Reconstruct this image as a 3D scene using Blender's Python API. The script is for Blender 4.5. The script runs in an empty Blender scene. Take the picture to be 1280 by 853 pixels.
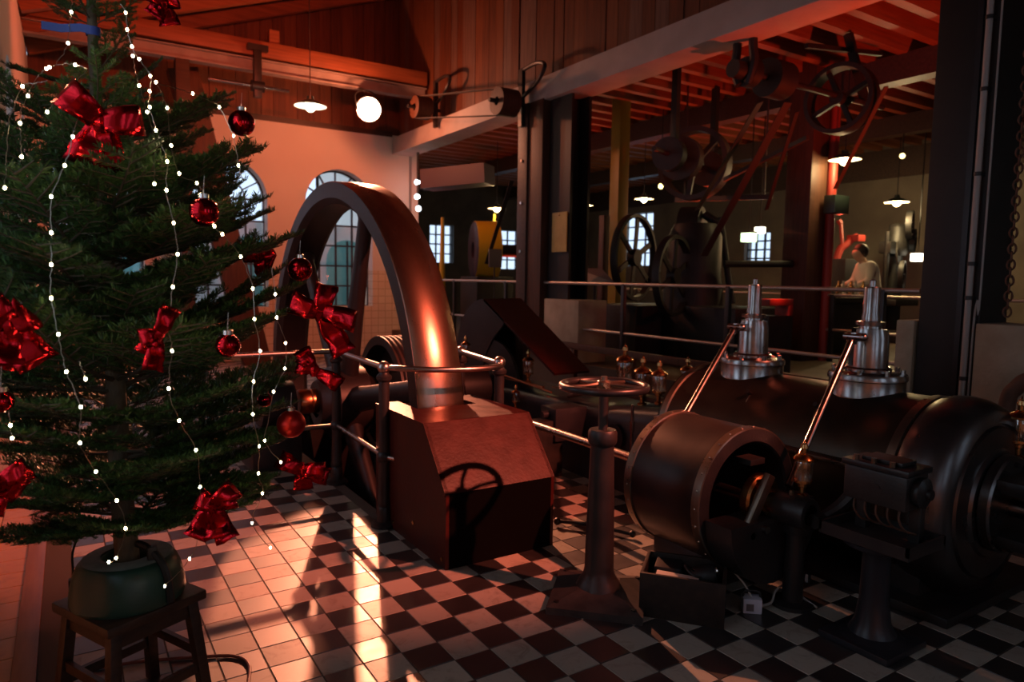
import bpy, bmesh, math, random
from mathutils import Vector, Matrix
R = random.Random(7)
PI = math.pi
scene = bpy.context.scene
col = scene.collection

# ------------------------------------------------------------------ camera
CAM = Vector((-1.1507, -2.8083, 1.6071))
YAW, PITCH, ROLL, FPX = 0.5696, -0.0903, 0.01556, 866.5
_cy, _sy, _cp, _sp = math.cos(YAW), math.sin(YAW), math.cos(PITCH), math.sin(PITCH)
FWD = Vector((_sy*_cp, _cy*_cp, _sp))
_r0 = Vector((_cy, -_sy, 0)); _u0 = _r0.cross(FWD)
RT = math.cos(ROLL)*_r0 + math.sin(ROLL)*_u0
UP = -math.sin(ROLL)*_r0 + math.cos(ROLL)*_u0
cd = bpy.data.cameras.new('camera'); cam = bpy.data.objects.new('camera', cd); col.objects.link(cam)
cd.sensor_width = 36; cd.lens = FPX/1280*36; cd.clip_start = .05; cd.clip_end = 200
cam.matrix_world = Matrix(((RT.x, UP.x, -FWD.x, CAM.x), (RT.y, UP.y, -FWD.y, CAM.y), (RT.z, UP.z, -FWD.z, CAM.z), (0, 0, 0, 1)))
cd.dof.use_dof = True; cd.dof.focus_distance = 2.9; cd.dof.aperture_fstop = 2.8
scene.camera = cam
def ray(x, y): return RT*((x-640)/FPX) + UP*((426.5-y)/FPX) + FWD
def at(x, y, d): return CAM + ray(x, y)*d                     # point at a depth along the view axis
def on(x, y, ax, v):                                          # point on an axis plane
    d = ray(x, y); k = 'xyz'.index(ax); return CAM + d*((v-CAM[k])/d[k])
def pix(p):
    d = Vector(p)-CAM; w = d.dot(FWD)
    return (640+FPX*d.dot(RT)/w, 426.5-FPX*d.dot(UP)/w, w)

# ------------------------------------------------------------------ world, lights, exposure
w = bpy.data.worlds.new('sky'); scene.world = w; w.use_nodes = True
bg = w.node_tree.nodes['Background']; bg.inputs[0].default_value = (.62, .78, 1.0, 1); bg.inputs[1].default_value = 1.5
vs = scene.view_settings
vs.view_transform = 'Standard'; vs.look = 'None'; vs.gamma = 1; vs.use_curve_mapping = False; vs.exposure = 0.0

def light(name, kind, loc, energy, color, size=.1, aim=None, angle=60, blend=.5):
    d = bpy.data.lights.new(name, kind); d.energy = energy; d.color = color
    if kind == 'SPOT': d.spot_size = math.radians(angle); d.spot_blend = blend; d.shadow_soft_size = size
    elif kind == 'POINT': d.shadow_soft_size = size
    elif kind == 'AREA': d.size = size
    o = bpy.data.objects.new(name, d); col.objects.link(o); o.location = loc
    if aim is not None: o.rotation_euler = (Vector(aim)-Vector(loc)).to_track_quat('-Z', 'Y').to_euler()
    return o
SPOT = Vector((3.3, 8.8, 4.45))
light('stage_spot_beam', 'SPOT', SPOT + (Vector((-.35, -2.2, 0))-SPOT).normalized()*.12, 5000, (1, .31, .16), .05, (-.35, -2.2, 0), 21.6, .12)
light('stage_spot_spill', 'POINT', SPOT + Vector((-.25, -.35, -.1)), 130, (1, .24, .10), .06)
REDL = Vector((3.3, -3.9, 4.75))
light('red_flood_front', 'SPOT', REDL, 3300, (1, .19, .11), .06, (.85, 1.3, .95), 34, .7)
light('orange_flood_roof', 'SPOT', (.9, 5.0, 4.75), 400, (1, .115, .042), .08, (.0, 10.6, 3.9), 118, .7)
light('red_uplight_machine_hall', 'SPOT', (5.9, -.6, 1.0), 520, (1, .07, .02), .08, (6.4, 1.9, 4.7), 78, .8)
light('red_uplight_machine_hall', 'SPOT', (8.8, 6.0, 1.0), 240, (1, .07, .02), .08, (8.0, 5.6, 4.7), 110, .6)
light('red_uplight_machine_hall', 'SPOT', (6.4, 9.0, 1.0), 100, (1, .07, .03), .08, (6.2, 9.6, 4.7), 100, .6)

# ------------------------------------------------------------------ materials
MATS = {}
def mat(name, c, rough=.5, metal=0., c2=None, nscale=6., bump=0., bscale=40., spec=.5, stretch=None, rvar=0., coat=0., emit=None, estr=0., aniso=0., detail=5.):
    m = bpy.data.materials.new(name); m.use_nodes = True; nt = m.node_tree; N = nt.nodes; L = nt.links
    b = N['Principled BSDF']; MATS[name] = m
    b.inputs['Base Color'].default_value = (*c, 1); b.inputs['Roughness'].default_value = rough; b.inputs['Metallic'].default_value = metal
    b.inputs['Specular IOR Level'].default_value = spec; b.inputs['Coat Weight'].default_value = coat; b.inputs['Coat Roughness'].default_value = .12
    b.inputs['Anisotropic'].default_value = aniso
    if emit: b.inputs['Emission Color'].default_value = (*emit, 1); b.inputs['Emission Strength'].default_value = estr
    if c2 or bump or rvar:
        tc = N.new('ShaderNodeTexCoord'); mp = N.new('ShaderNodeMapping'); L.new(tc.outputs['Object'], mp.inputs[0])
        if stretch: mp.inputs['Scale'].default_value = stretch
        nz = N.new('ShaderNodeTexNoise'); nz.inputs['Scale'].default_value = nscale; nz.inputs['Detail'].default_value = detail; L.new(mp.outputs[0], nz.inputs[0])
        if c2:
            cr = N.new('ShaderNodeValToRGB'); cr.color_ramp.elements[0].position = .35; cr.color_ramp.elements[1].position = .68
            cr.color_ramp.elements[0].color = (*c, 1); cr.color_ramp.elements[1].color = (*c2, 1)
            L.new(nz.outputs['Fac'], cr.inputs[0]); L.new(cr.outputs[0], b.inputs['Base Color'])
        if rvar:
            mr = N.new('ShaderNodeMapRange'); mr.inputs[3].default_value = max(.02, rough-rvar); mr.inputs[4].default_value = rough+rvar
            L.new(nz.outputs['Fac'], mr.inputs[0]); L.new(mr.outputs[0], b.inputs['Roughness'])
        if bump:
            n2 = N.new('ShaderNodeTexNoise'); n2.inputs['Scale'].default_value = bscale; n2.inputs['Detail'].default_value = 4; L.new(mp.outputs[0], n2.inputs[0])
            bp = N.new('ShaderNodeBump'); bp.inputs['Strength'].default_value = bump; bp.inputs['Distance'].default_value = .01
            L.new(n2.outputs['Fac'], bp.inputs['Height']); L.new(bp.outputs[0], b.inputs['Normal'])
    return m
def emis(name, c, s):
    m = bpy.data.materials.new(name); m.use_nodes = True; nt = m.node_tree; nt.nodes.clear()
    e = nt.nodes.new('ShaderNodeEmission'); o = nt.nodes.new('ShaderNodeOutputMaterial')
    e.inputs[0].default_value = (*c, 1); e.inputs[1].default_value = s; nt.links.new(e.outputs[0], o.inputs[0]); MATS[name] = m; return m
def glass(name, tint=(1, 1, 1), refl=.12, rough=.02):
    m = bpy.data.materials.new(name); m.use_nodes = True; nt = m.node_tree; nt.nodes.clear(); N = nt.nodes; L = nt.links
    t = N.new('ShaderNodeBsdfTransparent'); g = N.new('ShaderNodeBsdfGlossy'); mx = N.new('ShaderNodeMixShader'); o = N.new('ShaderNodeOutputMaterial')
    t.inputs[0].default_value = (*tint, 1); g.inputs['Roughness'].default_value = rough; mx.inputs[0].default_value = refl
    L.new(t.outputs[0], mx.inputs[1]); L.new(g.outputs[0], mx.inputs[2]); L.new(mx.outputs[0], o.inputs[0]); MATS[name] = m; return m

def tilemat(name, ca, cb, stain, rough, metalspec=.5, size=.17):
    """per-tile tint from the tile's own cell, plus veins and stains"""
    m = mat(name, ca, rough, spec=metalspec); nt = m.node_tree; N = nt.nodes; L = nt.links; b = N['Principled BSDF']
    g = N.new('ShaderNodeNewGeometry'); dv = N.new('ShaderNodeVectorMath'); dv.operation = 'DIVIDE'; dv.inputs[1].default_value = (size, size, 50)
    fl = N.new('ShaderNodeVectorMath'); fl.operation = 'FLOOR'; wn = N.new('ShaderNodeTexWhiteNoise')
    L.new(g.outputs['Position'], dv.inputs[0]); L.new(dv.outputs[0], fl.inputs[0]); L.new(fl.outputs[0], wn.inputs[0])
    mx = N.new('ShaderNodeMix'); mx.data_type = 'RGBA'; mx.inputs[6].default_value = (*ca, 1); mx.inputs[7].default_value = (*cb, 1); L.new(wn.outputs['Value'], mx.inputs[0])
    nz = N.new('ShaderNodeTexNoise'); nz.inputs['Scale'].default_value = 9; nz.inputs['Detail'].default_value = 8; nz.inputs['Roughness'].default_value = .65; nz.inputs['Distortion'].default_value = 1.2
    L.new(g.outputs['Position'], nz.inputs[0])
    cr = N.new('ShaderNodeValToRGB'); cr.color_ramp.elements[0].position = .52; cr.color_ramp.elements[1].position = .78; cr.color_ramp.elements[0].color = (0, 0, 0, 1); cr.color_ramp.elements[1].color = (.75, .75, .75, 1)
    L.new(nz.outputs['Fac'], cr.inputs[0])
    m2 = N.new('ShaderNodeMix'); m2.data_type = 'RGBA'; m2.inputs[7].default_value = (*stain, 1); L.new(cr.outputs[0], m2.inputs[0]); L.new(mx.outputs[2], m2.inputs[6])
    L.new(m2.outputs[2], b.inputs['Base Color']); b.inputs['IOR'].default_value = 1.7 if 'black' in name else 1.5
    mr = N.new('ShaderNodeMapRange'); mr.inputs[3].default_value = rough-.07; mr.inputs[4].default_value = rough+.1; L.new(nz.outputs['Fac'], mr.inputs[0]); L.new(mr.outputs[0], b.inputs['Roughness'])
    return m

tilemat('tile_white', (.46, .42, .35), (.36, .32, .27), (.19, .15, .105), .42, .35)
tilemat('tile_black', (.012, .010, .011), (.028, .022, .021), (.05, .04, .035), .40, 1.0)
tilemat('tile_yellow', (.55, .29, .08), (.46, .23, .06), (.32, .16, .05), .3, .5, .2)
mat('grout', (.10, .085, .07), .8)
mat('threshold_wood', (.22, .10, .045), .4, c2=(.30, .15, .07), nscale=4, stretch=(6, .6, 6))
def wallmat(name, plaster, tile, dado):
    m = mat(name, plaster, .75); nt = m.node_tree; N = nt.nodes; L = nt.links; b = N['Principled BSDF']
    g = N.new('ShaderNodeNewGeometry'); sx = N.new('ShaderNodeSeparateXYZ'); L.new(g.outputs['Position'], sx.inputs[0])
    ad = N.new('ShaderNodeMath'); ad.operation = 'ADD'; L.new(sx.outputs[0], ad.inputs[0]); L.new(sx.outputs[1], ad.inputs[1])
    cb = N.new('ShaderNodeCombineXYZ'); L.new(ad.outputs[0], cb.inputs[0]); L.new(sx.outputs[2], cb.inputs[1])
    br = N.new('ShaderNodeTexBrick'); br.offset = 0; br.inputs['Scale'].default_value = 1; br.inputs['Brick Width'].default_value = .15; br.inputs['Row Height'].default_value = .15
    br.inputs['Mortar Size'].default_value = .006; br.inputs['Color1'].default_value = (*tile, 1); br.inputs['Color2'].default_value = (tile[0]*.93, tile[1]*.9, tile[2]*.88, 1); br.inputs['Mortar'].default_value = (tile[0]*.62, tile[1]*.58, tile[2]*.5, 1)
    L.new(cb.outputs[0], br.inputs[0])
    gt = N.new('ShaderNodeMath'); gt.operation = 'LESS_THAN'; gt.inputs[1].default_value = dado; L.new(sx.outputs[2], gt.inputs[0])
    nz = N.new('ShaderNodeTexNoise'); nz.inputs['Scale'].default_value = 1.3; nz.inputs['Detail'].default_value = 6; L.new(g.outputs['Position'], nz.inputs[0])
    pm = N.new('ShaderNodeMix'); pm.data_type = 'RGBA'; pm.inputs[6].default_value = (*plaster, 1); pm.inputs[7].default_value = (plaster[0]*.86, plaster[1]*.84, plaster[2]*.8, 1); L.new(nz.outputs['Fac'], pm.inputs[0])
    mx = N.new('ShaderNodeMix'); mx.data_type = 'RGBA'; L.new(gt.outputs[0], mx.inputs[0]); L.new(pm.outputs[2], mx.inputs[6]); L.new(br.outputs[0], mx.inputs[7])
    L.new(mx.outputs[2], b.inputs['Base Color'])
    mr = N.new('ShaderNodeMapRange'); mr.inputs[3].default_value = .75; mr.inputs[4].default_value = .25; L.new(gt.outputs[0], mr.inputs[0]); L.new(mr.outputs[0], b.inputs['Roughness'])
wallmat('wall', (.72, .66, .58), (.70, .58, .42), 1.72)
mat('wall_plain', (.42, .37, .30), .8, c2=(.34, .30, .24), nscale=2)
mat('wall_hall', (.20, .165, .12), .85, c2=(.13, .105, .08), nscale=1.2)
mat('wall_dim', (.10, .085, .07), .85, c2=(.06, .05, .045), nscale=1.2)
mat('concrete_white', (.50, .46, .43), .75, c2=(.42, .38, .35), nscale=3, bump=.25, bscale=25)
mat('plinth_stone', (.50, .42, .30), .8, c2=(.40, .32, .22), nscale=5, bump=.3, bscale=30)
mat('wood_red', (.15, .052, .024), .6, c2=(.09, .032, .016), nscale=3, stretch=(8, 8, .6))
mat('wood_red2', (.19, .07, .03), .6, c2=(.13, .045, .02), nscale=3, stretch=(8, 8, .6))
mat('wood_grey', (.17, .10, .075), .65, c2=(.11, .06, .045), nscale=3, stretch=(8, 8, .6))
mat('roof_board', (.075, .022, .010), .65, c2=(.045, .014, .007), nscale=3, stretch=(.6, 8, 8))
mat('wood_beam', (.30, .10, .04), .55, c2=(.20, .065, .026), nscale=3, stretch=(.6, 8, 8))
mat('wood_dark', (.045, .024, .016), .5, c2=(.075, .04, .025), nscale=4, stretch=(.7, 7, 7), bump=.15, bscale=30)
mat('wood_post', (.10, .038, .018), .55, c2=(.06, .024, .012), nscale=4, stretch=(8, 8, .6), bump=.15)
mat('floor_brown', (.10, .062, .035), .6, c2=(.06, .04, .024), nscale=2)
mat('steel_beam', (.32, .28, .26), .5, c2=(.22, .19, .17), nscale=3)
mat('black_paint', (.010, .010, .012), .38, c2=(.02, .018, .018), nscale=5, bump=.06)
mat('black_iron', (.014, .013, .014), .42, c2=(.03, .024, .022), nscale=7, bump=.12, bscale=60)
mat('hall_machine', (.010, .010, .010), .55, c2=(.02, .017, .014), nscale=5)
mat('hall_wheel', (.05, .03, .024), .5, c2=(.03, .02, .018), nscale=5)
mat('dark_column', (.012, .011, .010), .55, c2=(.018, .016, .014), nscale=3)
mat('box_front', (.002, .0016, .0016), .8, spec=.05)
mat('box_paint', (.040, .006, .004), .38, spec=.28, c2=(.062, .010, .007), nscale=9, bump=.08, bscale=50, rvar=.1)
mat('rim_steel', (.58, .38, .28), .29, 1., c2=(.40, .25, .18), nscale=5, rvar=.05, bump=.05, bscale=90, stretch=(3, 1, 1))
mat('wheel_side', (.016, .012, .013), .45, .2, c2=(.024, .017, .016), nscale=6, bump=.1)
mat('shaft_paint', (.03, .028, .033), .4, .4)
mat('copper', (.55, .20, .09), .28, 1.)
mat('polished_steel', (.46, .42, .40), .22, 1., c2=(.36, .32, .30), nscale=12, rvar=.08)
mat('rail_steel', (.50, .42, .38), .28, 1., rvar=.03, nscale=9)
mat('rail_far', (.55, .48, .42), .4, .8)
mat('jacket', (.045, .038, .038), .34, .75, c2=(.07, .055, .048), nscale=4, rvar=.08, bump=.04, bscale=8)
mat('jacket_big', (.055, .044, .033), .33, .8, c2=(.08, .06, .042), nscale=4, rvar=.08, bump=.03, bscale=6)
mat('band_steel', (.22, .17, .13), .30, .9, c2=(.30, .23, .17), nscale=8, rvar=.1)
mat('cap_steel', (.17, .16, .16), .30, .9, c2=(.11, .10, .10), nscale=5, rvar=.08)
mat('valve_steel', (.44, .41, .40), .24, 1., c2=(.30, .27, .26), nscale=14, rvar=.08)
mat('bed_paint', (.022, .023, .030), .34, .2, c2=(.035, .033, .038), nscale=6, bump=.06)
mat('brass', (.55, .30, .12), .25, 1.)
glass('oil_glass', (.92, .80, .68), .30, .08)
glass('pane_glass', (.96, .98, 1), .06)
mat('window_iron', (.03, .035, .04), .5)
mat('reveal_white', (.66, .68, .72), .7)
mat('fir_needle', (.016, .042, .018), .42)
mat('bark', (.16, .115, .07), .85, c2=(.09, .062, .04), nscale=25, bump=.6, bscale=60, stretch=(1, 1, .4))
mat('twig_bark', (.085, .06, .035), .85)
mat('foil_red', (.62, .012, .020), .20, 1., bump=.35, bscale=14)
mat('bauble_gloss', (.55, .010, .018), .09, 1.)
mat('bauble_satin', (.50, .02, .015), .36, .9)
mat('silver', (.8, .76, .7), .25, 1.)
mat('wire_silver', (.55, .48, .40), .35, 1.)
mat('tape_blue', (.055, .095, .40), .45)
mat('stand_green', (.012, .045, .034), .42, c2=(.02, .06, .045), nscale=8)
mat('stand_top', (.20, .22, .21), .7, c2=(.10, .13, .12), nscale=12)
mat('rubber_black', (.012, .012, .013), .5)
mat('cable_red', (.13, .035, .025), .45)
mat('stool_wood', (.020, .010, .006), .45, c2=(.045, .022, .013), nscale=5, stretch=(.8, 8, 8), bump=.12)
mat('crate_wood', (.012, .009, .008), .55, c2=(.028, .018, .013), nscale=5, stretch=(1, 6, 6), bump=.15)
mat('white_plastic', (.62, .66, .78), .4)
mat('cable_white', (.5, .47, .42), .5)
mat('paper', (.55, .50, .44), .7)
mat('paper_yellow', (.60, .42, .09), .35, c2=(.5, .33, .06), nscale=8)
mat('yellow_paint', (.62, .42, .02), .4)
mat('yellow_dark', (.30, .21, .02), .45)
mat('purple_dark', (.022, .014, .035), .5)
mat('lilac_duct', (.10, .07, .085), .5)
mat('foot_dust', (.045, .038, .035), .7, c2=(.02, .018, .018), nscale=14)
mat('board_grey', (.16, .14, .15), .5)
mat('red_paint_and_light', (.30, .03, .02), .5)  # red of the pole, also red light painted onto the machine pipes
mat('enamel_green', (.03, .05, .04), .35)
mat('enamel_white', (.85, .82, .74), .35)
mat('belt', (.07, .04, .024), .7)
mat('belt_dark', (.025, .016, .012), .7)
mat('coat_white', (.75, .70, .60), .8)
mat('skin', (.55, .34, .25), .55)
mat('hair', (.03, .02, .015), .6)
mat('trousers', (.03, .03, .035), .8)
mat('facade_white', (.72, .74, .76), .8)
mat('teal_paint', (.16, .50, .52), .5)
mat('pavement', (.35, .35, .36), .9)
mat('fixture_black', (.012, .012, .013), .4)
mat('pipe_grey', (.42, .39, .36), .45)
mat('rust', (.14, .06, .035), .7, c2=(.08, .035, .02), nscale=10)
emis('spot_lens', (1, .62, .40), 60.)
emis('pendant_glow', (1, .86, .62), 7.)
emis('hall_bulb', (1, .74, .32), 45.)
emis('fairy', (1, .78, .42), 45.)
emis('cold_bulb', (.85, .92, 1), 9.)
emis('small_warm', (1, .75, .25), 6.)
emis('red_sign', (1, .10, .05), 2.2)
emis('exit_green', (.75, 1, .55), 2.5)
# needles differ a little one from another
nt = MATS['fir_needle'].node_tree; gN = nt.nodes.new('ShaderNodeNewGeometry'); mx = nt.nodes.new('ShaderNodeMix'); mx.data_type = 'RGBA'
mx.inputs[6].default_value = (.020, .060, .020, 1); mx.inputs[7].default_value = (.10, .18, .045, 1)
nt.links.new(gN.outputs['Random Per Island'], mx.inputs[0]); nt.links.new(mx.outputs[2], nt.nodes['Principled BSDF'].inputs['Base Color'])

# ------------------------------------------------------------------ mesh builder
class MB:
    def __init__(s): s.v = []; s.f = []
    def add(s, vs, fs):
        o = len(s.v); s.v += [tuple(v) for v in vs]; s.f += [tuple(i+o for i in f) for f in fs]; return s
    def box(s, a, b, bev=0, M=None):
        x0, y0, z0 = a; x1, y1, z1 = b
        if bev:
            bm = bmesh.new(); bmesh.ops.create_cube(bm, size=1)
            for v in bm.verts: v.co = Vector(((x0+x1)/2+v.co.x*(x1-x0), (y0+y1)/2+v.co.y*(y1-y0), (z0+z1)/2+v.co.z*(z1-z0)))
            bmesh.ops.bevel(bm, geom=bm.edges[:], offset=bev, segments=2, affect='EDGES', profile=.6)
            bm.verts.index_update(); vs = [v.co.copy() for v in bm.verts]; fs = [[v.index for v in f.verts] for f in bm.faces]; bm.free()
        else:
            vs = [Vector(p) for p in ((x0, y0, z0), (x1, y0, z0), (x1, y1, z0), (x0, y1, z0), (x0, y0, z1), (x1, y0, z1), (x1, y1, z1), (x0, y1, z1))]
            fs = [(3, 2, 1, 0), (4, 5, 6, 7), (0, 1, 5, 4), (1, 2, 6, 5), (2, 3, 7, 6), (3, 0, 4, 7)]
        if M: vs = [M @ v for v in vs]
        return s.add(vs, fs)
    def beam(s, p, q, wd, ht, up=(0, 0, 1), bev=0):
        p, q = Vector(p), Vector(q); d = q-p; L = d.length; x = d.normalized(); y = Vector(up).cross(x).normalized(); z = x.cross(y)
        M = Matrix(((x.x, y.x, z.x, p.x), (x.y, y.y, z.y, p.y), (x.z, y.z, z.z, p.z), (0, 0, 0, 1)))
        return s.box((0, -wd/2, -ht/2), (L, wd/2, ht/2), bev, M)
    def lathe(s, prof, o=(0, 0, 0), ax=(0, 0, 1), n=32, a0=0, a1=2*PI):
        """prof: (radius, height) along axis ax from o"""
        o = Vector(o); z = Vector(ax).normalized(); x = z.orthogonal().normalized(); y = z.cross(x)
        full = abs(a1-a0-2*PI) < 1e-6; k = n if full else n+1; vs = []; fs = []; rings = []
        for r, h in prof:
            if r < 1e-6: rings.append([len(vs)]); vs.append(o+z*h)
            else:
                rings.append(list(range(len(vs), len(vs)+k)))
                vs += [o+z*h+(x*math.cos(a0+(a1-a0)*i/n)+y*math.sin(a0+(a1-a0)*i/n))*r for i in range(k)]
        for A, B in zip(rings, rings[1:]):
            for i in range(n):
                j = (i+1) % k
                if len(A) == 1 and len(B) == 1: continue
                if len(A) == 1: fs.append((A[0], B[j], B[i]))
                elif len(B) == 1: fs.append((A[i], A[j], B[0]))
                else: fs.append((A[i], A[j], B[j], B[i]))
        return s.add(vs, fs)
    def cyl(s, p, q, r, r2=None, n=20):
        p, q = Vector(p), Vector(q); r2 = r if r2 is None else r2; L = (q-p).length
        return s.lathe([(0, 0), (r, 0), (r2, L), (0, L)], p, q-p, n)
    def sph(s, c, r, n=16, m=10, sc=(1, 1, 1), ax=(0, 0, 1)):
        return s.lathe([(r*sc[0]*math.sin(PI*i/m), -r*sc[2]*math.cos(PI*i/m)) for i in range(m+1)], c, ax, n)
    def tube(s, pts, r, n=8, closed=False, rad=None, caps=True):
        pts = [Vector(p) for p in pts]; m = len(pts); vs = []; fs = []; prev = None
        for i, p in enumerate(pts):
            t = (pts[(i+1) % m]-pts[i-1]) if closed else (pts[min(i+1, m-1)]-pts[max(i-1, 0)])
            t = t.normalized() if t.length > 1e-9 else Vector((0, 0, 1))
            u = t.orthogonal().normalized() if prev is None else (prev-t*prev.dot(t)).normalized()
            prev = u; v = t.cross(u); rr = rad[i] if rad else r
            vs += [p+(u*math.cos(2*PI*k/n)+v*math.sin(2*PI*k/n))*rr for k in range(n)]
        for i in range(m if closed else m-1):
            a, b = i*n, ((i+1) % m)*n
            for k in range(n): fs.append((a+k, a+(k+1) % n, b+(k+1) % n, b+k))
        if not closed and caps: fs.append(tuple(range(n-1, -1, -1))); fs.append(tuple(range((m-1)*n, m*n)))
        return s.add(vs, fs)
    def torus(s, c, ax, R_, r, n=40, m=10, sc=1.):
        c = Vector(c); z = Vector(ax).normalized(); x = z.orthogonal().normalized(); y = z.cross(x)
        return s.tube([c+(x*math.cos(2*PI*i/n)+y*math.sin(2*PI*i/n))*R_ for i in range(n)], r, m, True)
    def prism(s, poly, o, u, v, w):
        """polygon (a,b) in the u,v plane at o, extruded by vector w"""
        o, u, v, w = map(Vector, (o, u, v, w)); n = len(poly); lo = [o+u*a+v*b for a, b in poly]
        return s.add(lo+[p+w for p in lo], [tuple(range(n-1, -1, -1)), tuple(range(n, 2*n))]+[(i, (i+1) % n, n+(i+1) % n, n+i) for i in range(n)])
    def mesh(s, name, m, smooth=True, ang=34):
        me = bpy.data.meshes.new(name); me.from_pydata(s.v, [], s.f); me.update()
        if smooth:
            me.polygons.foreach_set('use_smooth', [True]*len(me.polygons)); me.set_sharp_from_angle(angle=math.radians(ang))
        me.materials.append(MATS[m]); return me
    def build(s, name, m, parent=None, smooth=True, ang=34, fix=True):
        me = s.mesh(name, m, smooth, ang)
        if fix:
            bm = bmesh.new(); bm.from_mesh(me); bmesh.ops.recalc_face_normals(bm, faces=bm.faces); bm.to_mesh(me); bm.free()
            if smooth: me.set_sharp_from_angle(angle=math.radians(ang))
        return link(name, me, parent)
def link(name, me, parent=None):
    o = bpy.data.objects.new(name, me); col.objects.link(o)
    if parent:
        o.parent = parent; o.matrix_parent_inverse = WM(parent).inverted()
    return o
def WM(o):
    M = Matrix.LocRotScale(o.location, o.rotation_euler, o.scale)
    return (WM(o.parent) @ o.matrix_parent_inverse @ M) if o.parent else M
def tag(o, label, cat, group=None):
    o['label'] = label; o['category'] = cat
    if group: o['group'] = group
    return o
def thing(name, loc, label, cat, group=None, rz=0):
    o = bpy.data.objects.new(name, None); col.objects.link(o); o.location = loc; o.rotation_euler = (0, 0, rz); o.empty_display_size = .1
    return tag(o, label, cat, group)
def struct(o, label=None):
    o['kind'] = 'structure'
    if label: o['label'] = label
    return o
def stuff(o): o['kind'] = 'stuff'; return o
def smooth_path(pts, k=6):
    P = [Vector(p) for p in pts]; out = []
    for i in range(len(P)-1):
        a, b, c, d = P[max(i-1, 0)], P[i], P[i+1], P[min(i+2, len(P)-1)]
        for j in range(k):
            t = j/k; out.append(.5*((2*b)+(c-a)*t+(2*a-5*b+4*c-d)*t*t+(3*b-a-3*c+d)*t**3))
    return out+[P[-1]]

# ================================================================== THE SETTING
T = .17
XL, YB, XP = -1.56, 10.65, 4.5          # left wall, back wall, partition line
FH = .5                                  # raised floor of the machine hall
PX0, PX1, PY0, PY1 = .595, 1.53, 1.19, 5.44       # flywheel pit
b = MB()
for a0, a1, y0, y1 in ((XL-.45, PX0, -5.2, YB+.4), (PX1, XP+.05, -5.2, YB+.4), (PX0, PX1, -5.2, PY0), (PX0, PX1, PY1, YB+.4)): b.box((a0, y0, -.25), (a1, y1, -.004))
fl = struct(b.build('floor', 'grout', None, False), 'black and white chequered tile floor of the engine room')
b = MB(); b.box((PX0-.1, PY0-.1, -1.75), (PX1+.1, PY1+.1, -1.65))
for a0, a1, y0, y1 in ((PX0-.1, PX0, PY0-.1, PY1+.1), (PX1, PX1+.1, PY0-.1, PY1+.1), (PX0, PX1, PY0-.1, PY0), (PX0, PX1, PY1, PY1+.1)): b.box((a0, y0, -1.7), (a1, y1, -.02))
struct(b.build('floor_pit', 'black_iron', None, False), 'dark pit under the flywheel')
# one tile mesh per colour
def tile_mesh(n, m, sx, sy):
    b = MB(); g = .0016; h = .0025
    b.add([(g, g, -.008), (sx-g, g, -.008), (sx-g, sy-g, -.008), (g, sy-g, -.008), (g+h, g+h, 0), (sx-g-h, g+h, 0), (sx-g-h, sy-g-h, 0), (g+h, sy-g-h, 0)],
          [(4, 5, 6, 7), (0, 1, 5, 4), (1, 2, 6, 5), (2, 3, 7, 6), (3, 0, 4, 7)])
    return b
tm = {0: tile_mesh('t', 0, T, T).mesh('floor_tile', 'tile_black', False), 1: tile_mesh('t', 0, T, T).mesh('floor_tile', 'tile_white', False)}
cells = []
for i in range(-29, 62):
    for j in range(-8, 26):
        x, y = j*T, i*T
        if x < -1.33 or y > YB-.1: continue
        if PX0-.06 < x+T/2 < PX1+.02 and PY0 < y+T/2 < PY1: continue
        px, py, wd = pix((x+T/2, y+T/2, 0))
        vis = wd > .3 and -30 < px < 1310 and 380 < py < 880
        if .55 < x < 1.2 and .5 < y < 1.3: vis = False           # under the wheel guard
        if x > 2.0 and y > -1.0: vis = False                      # under the engine
        if x > 1.45 and y > .9: vis = False
        area = 1/(wd**3) if vis else 0
        cells.append((area, i, j))
cells.sort(reverse=True)
for a, i, j in cells[:290]:
    o = link('floor_tile', tm[(i+j) % 2], fl); o.location = (j*T, i*T, 0)
for par, nm in ((0, 'tile_black'), (1, 'tile_white')):
    b = MB()
    src = tile_mesh('t', 0, T, T)
    for a, i, j in cells[290:]:
        if (i+j) % 2 == par: b.add([(v[0]+j*T, v[1]+i*T, v[2]) for v in src.v], src.f)
    stuff(b.build('far_floor_tiles', nm, fl, False, fix=False))
ym = tile_mesh('t', 0, .165, .2).mesh('yellow_floor_tile', 'tile_yellow', False)
for k in range(-12, 26):
    o = link('yellow_floor_tile', ym, fl); o.location = (-1.56, k*.2+.02, 0)
struct(MB().box((-1.397, -5.1, -.01), (-1.312, YB, .012), .003).build('trim_1', 'threshold_wood'), 'flat wooden strip between yellow tiles and chequered floor')

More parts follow.
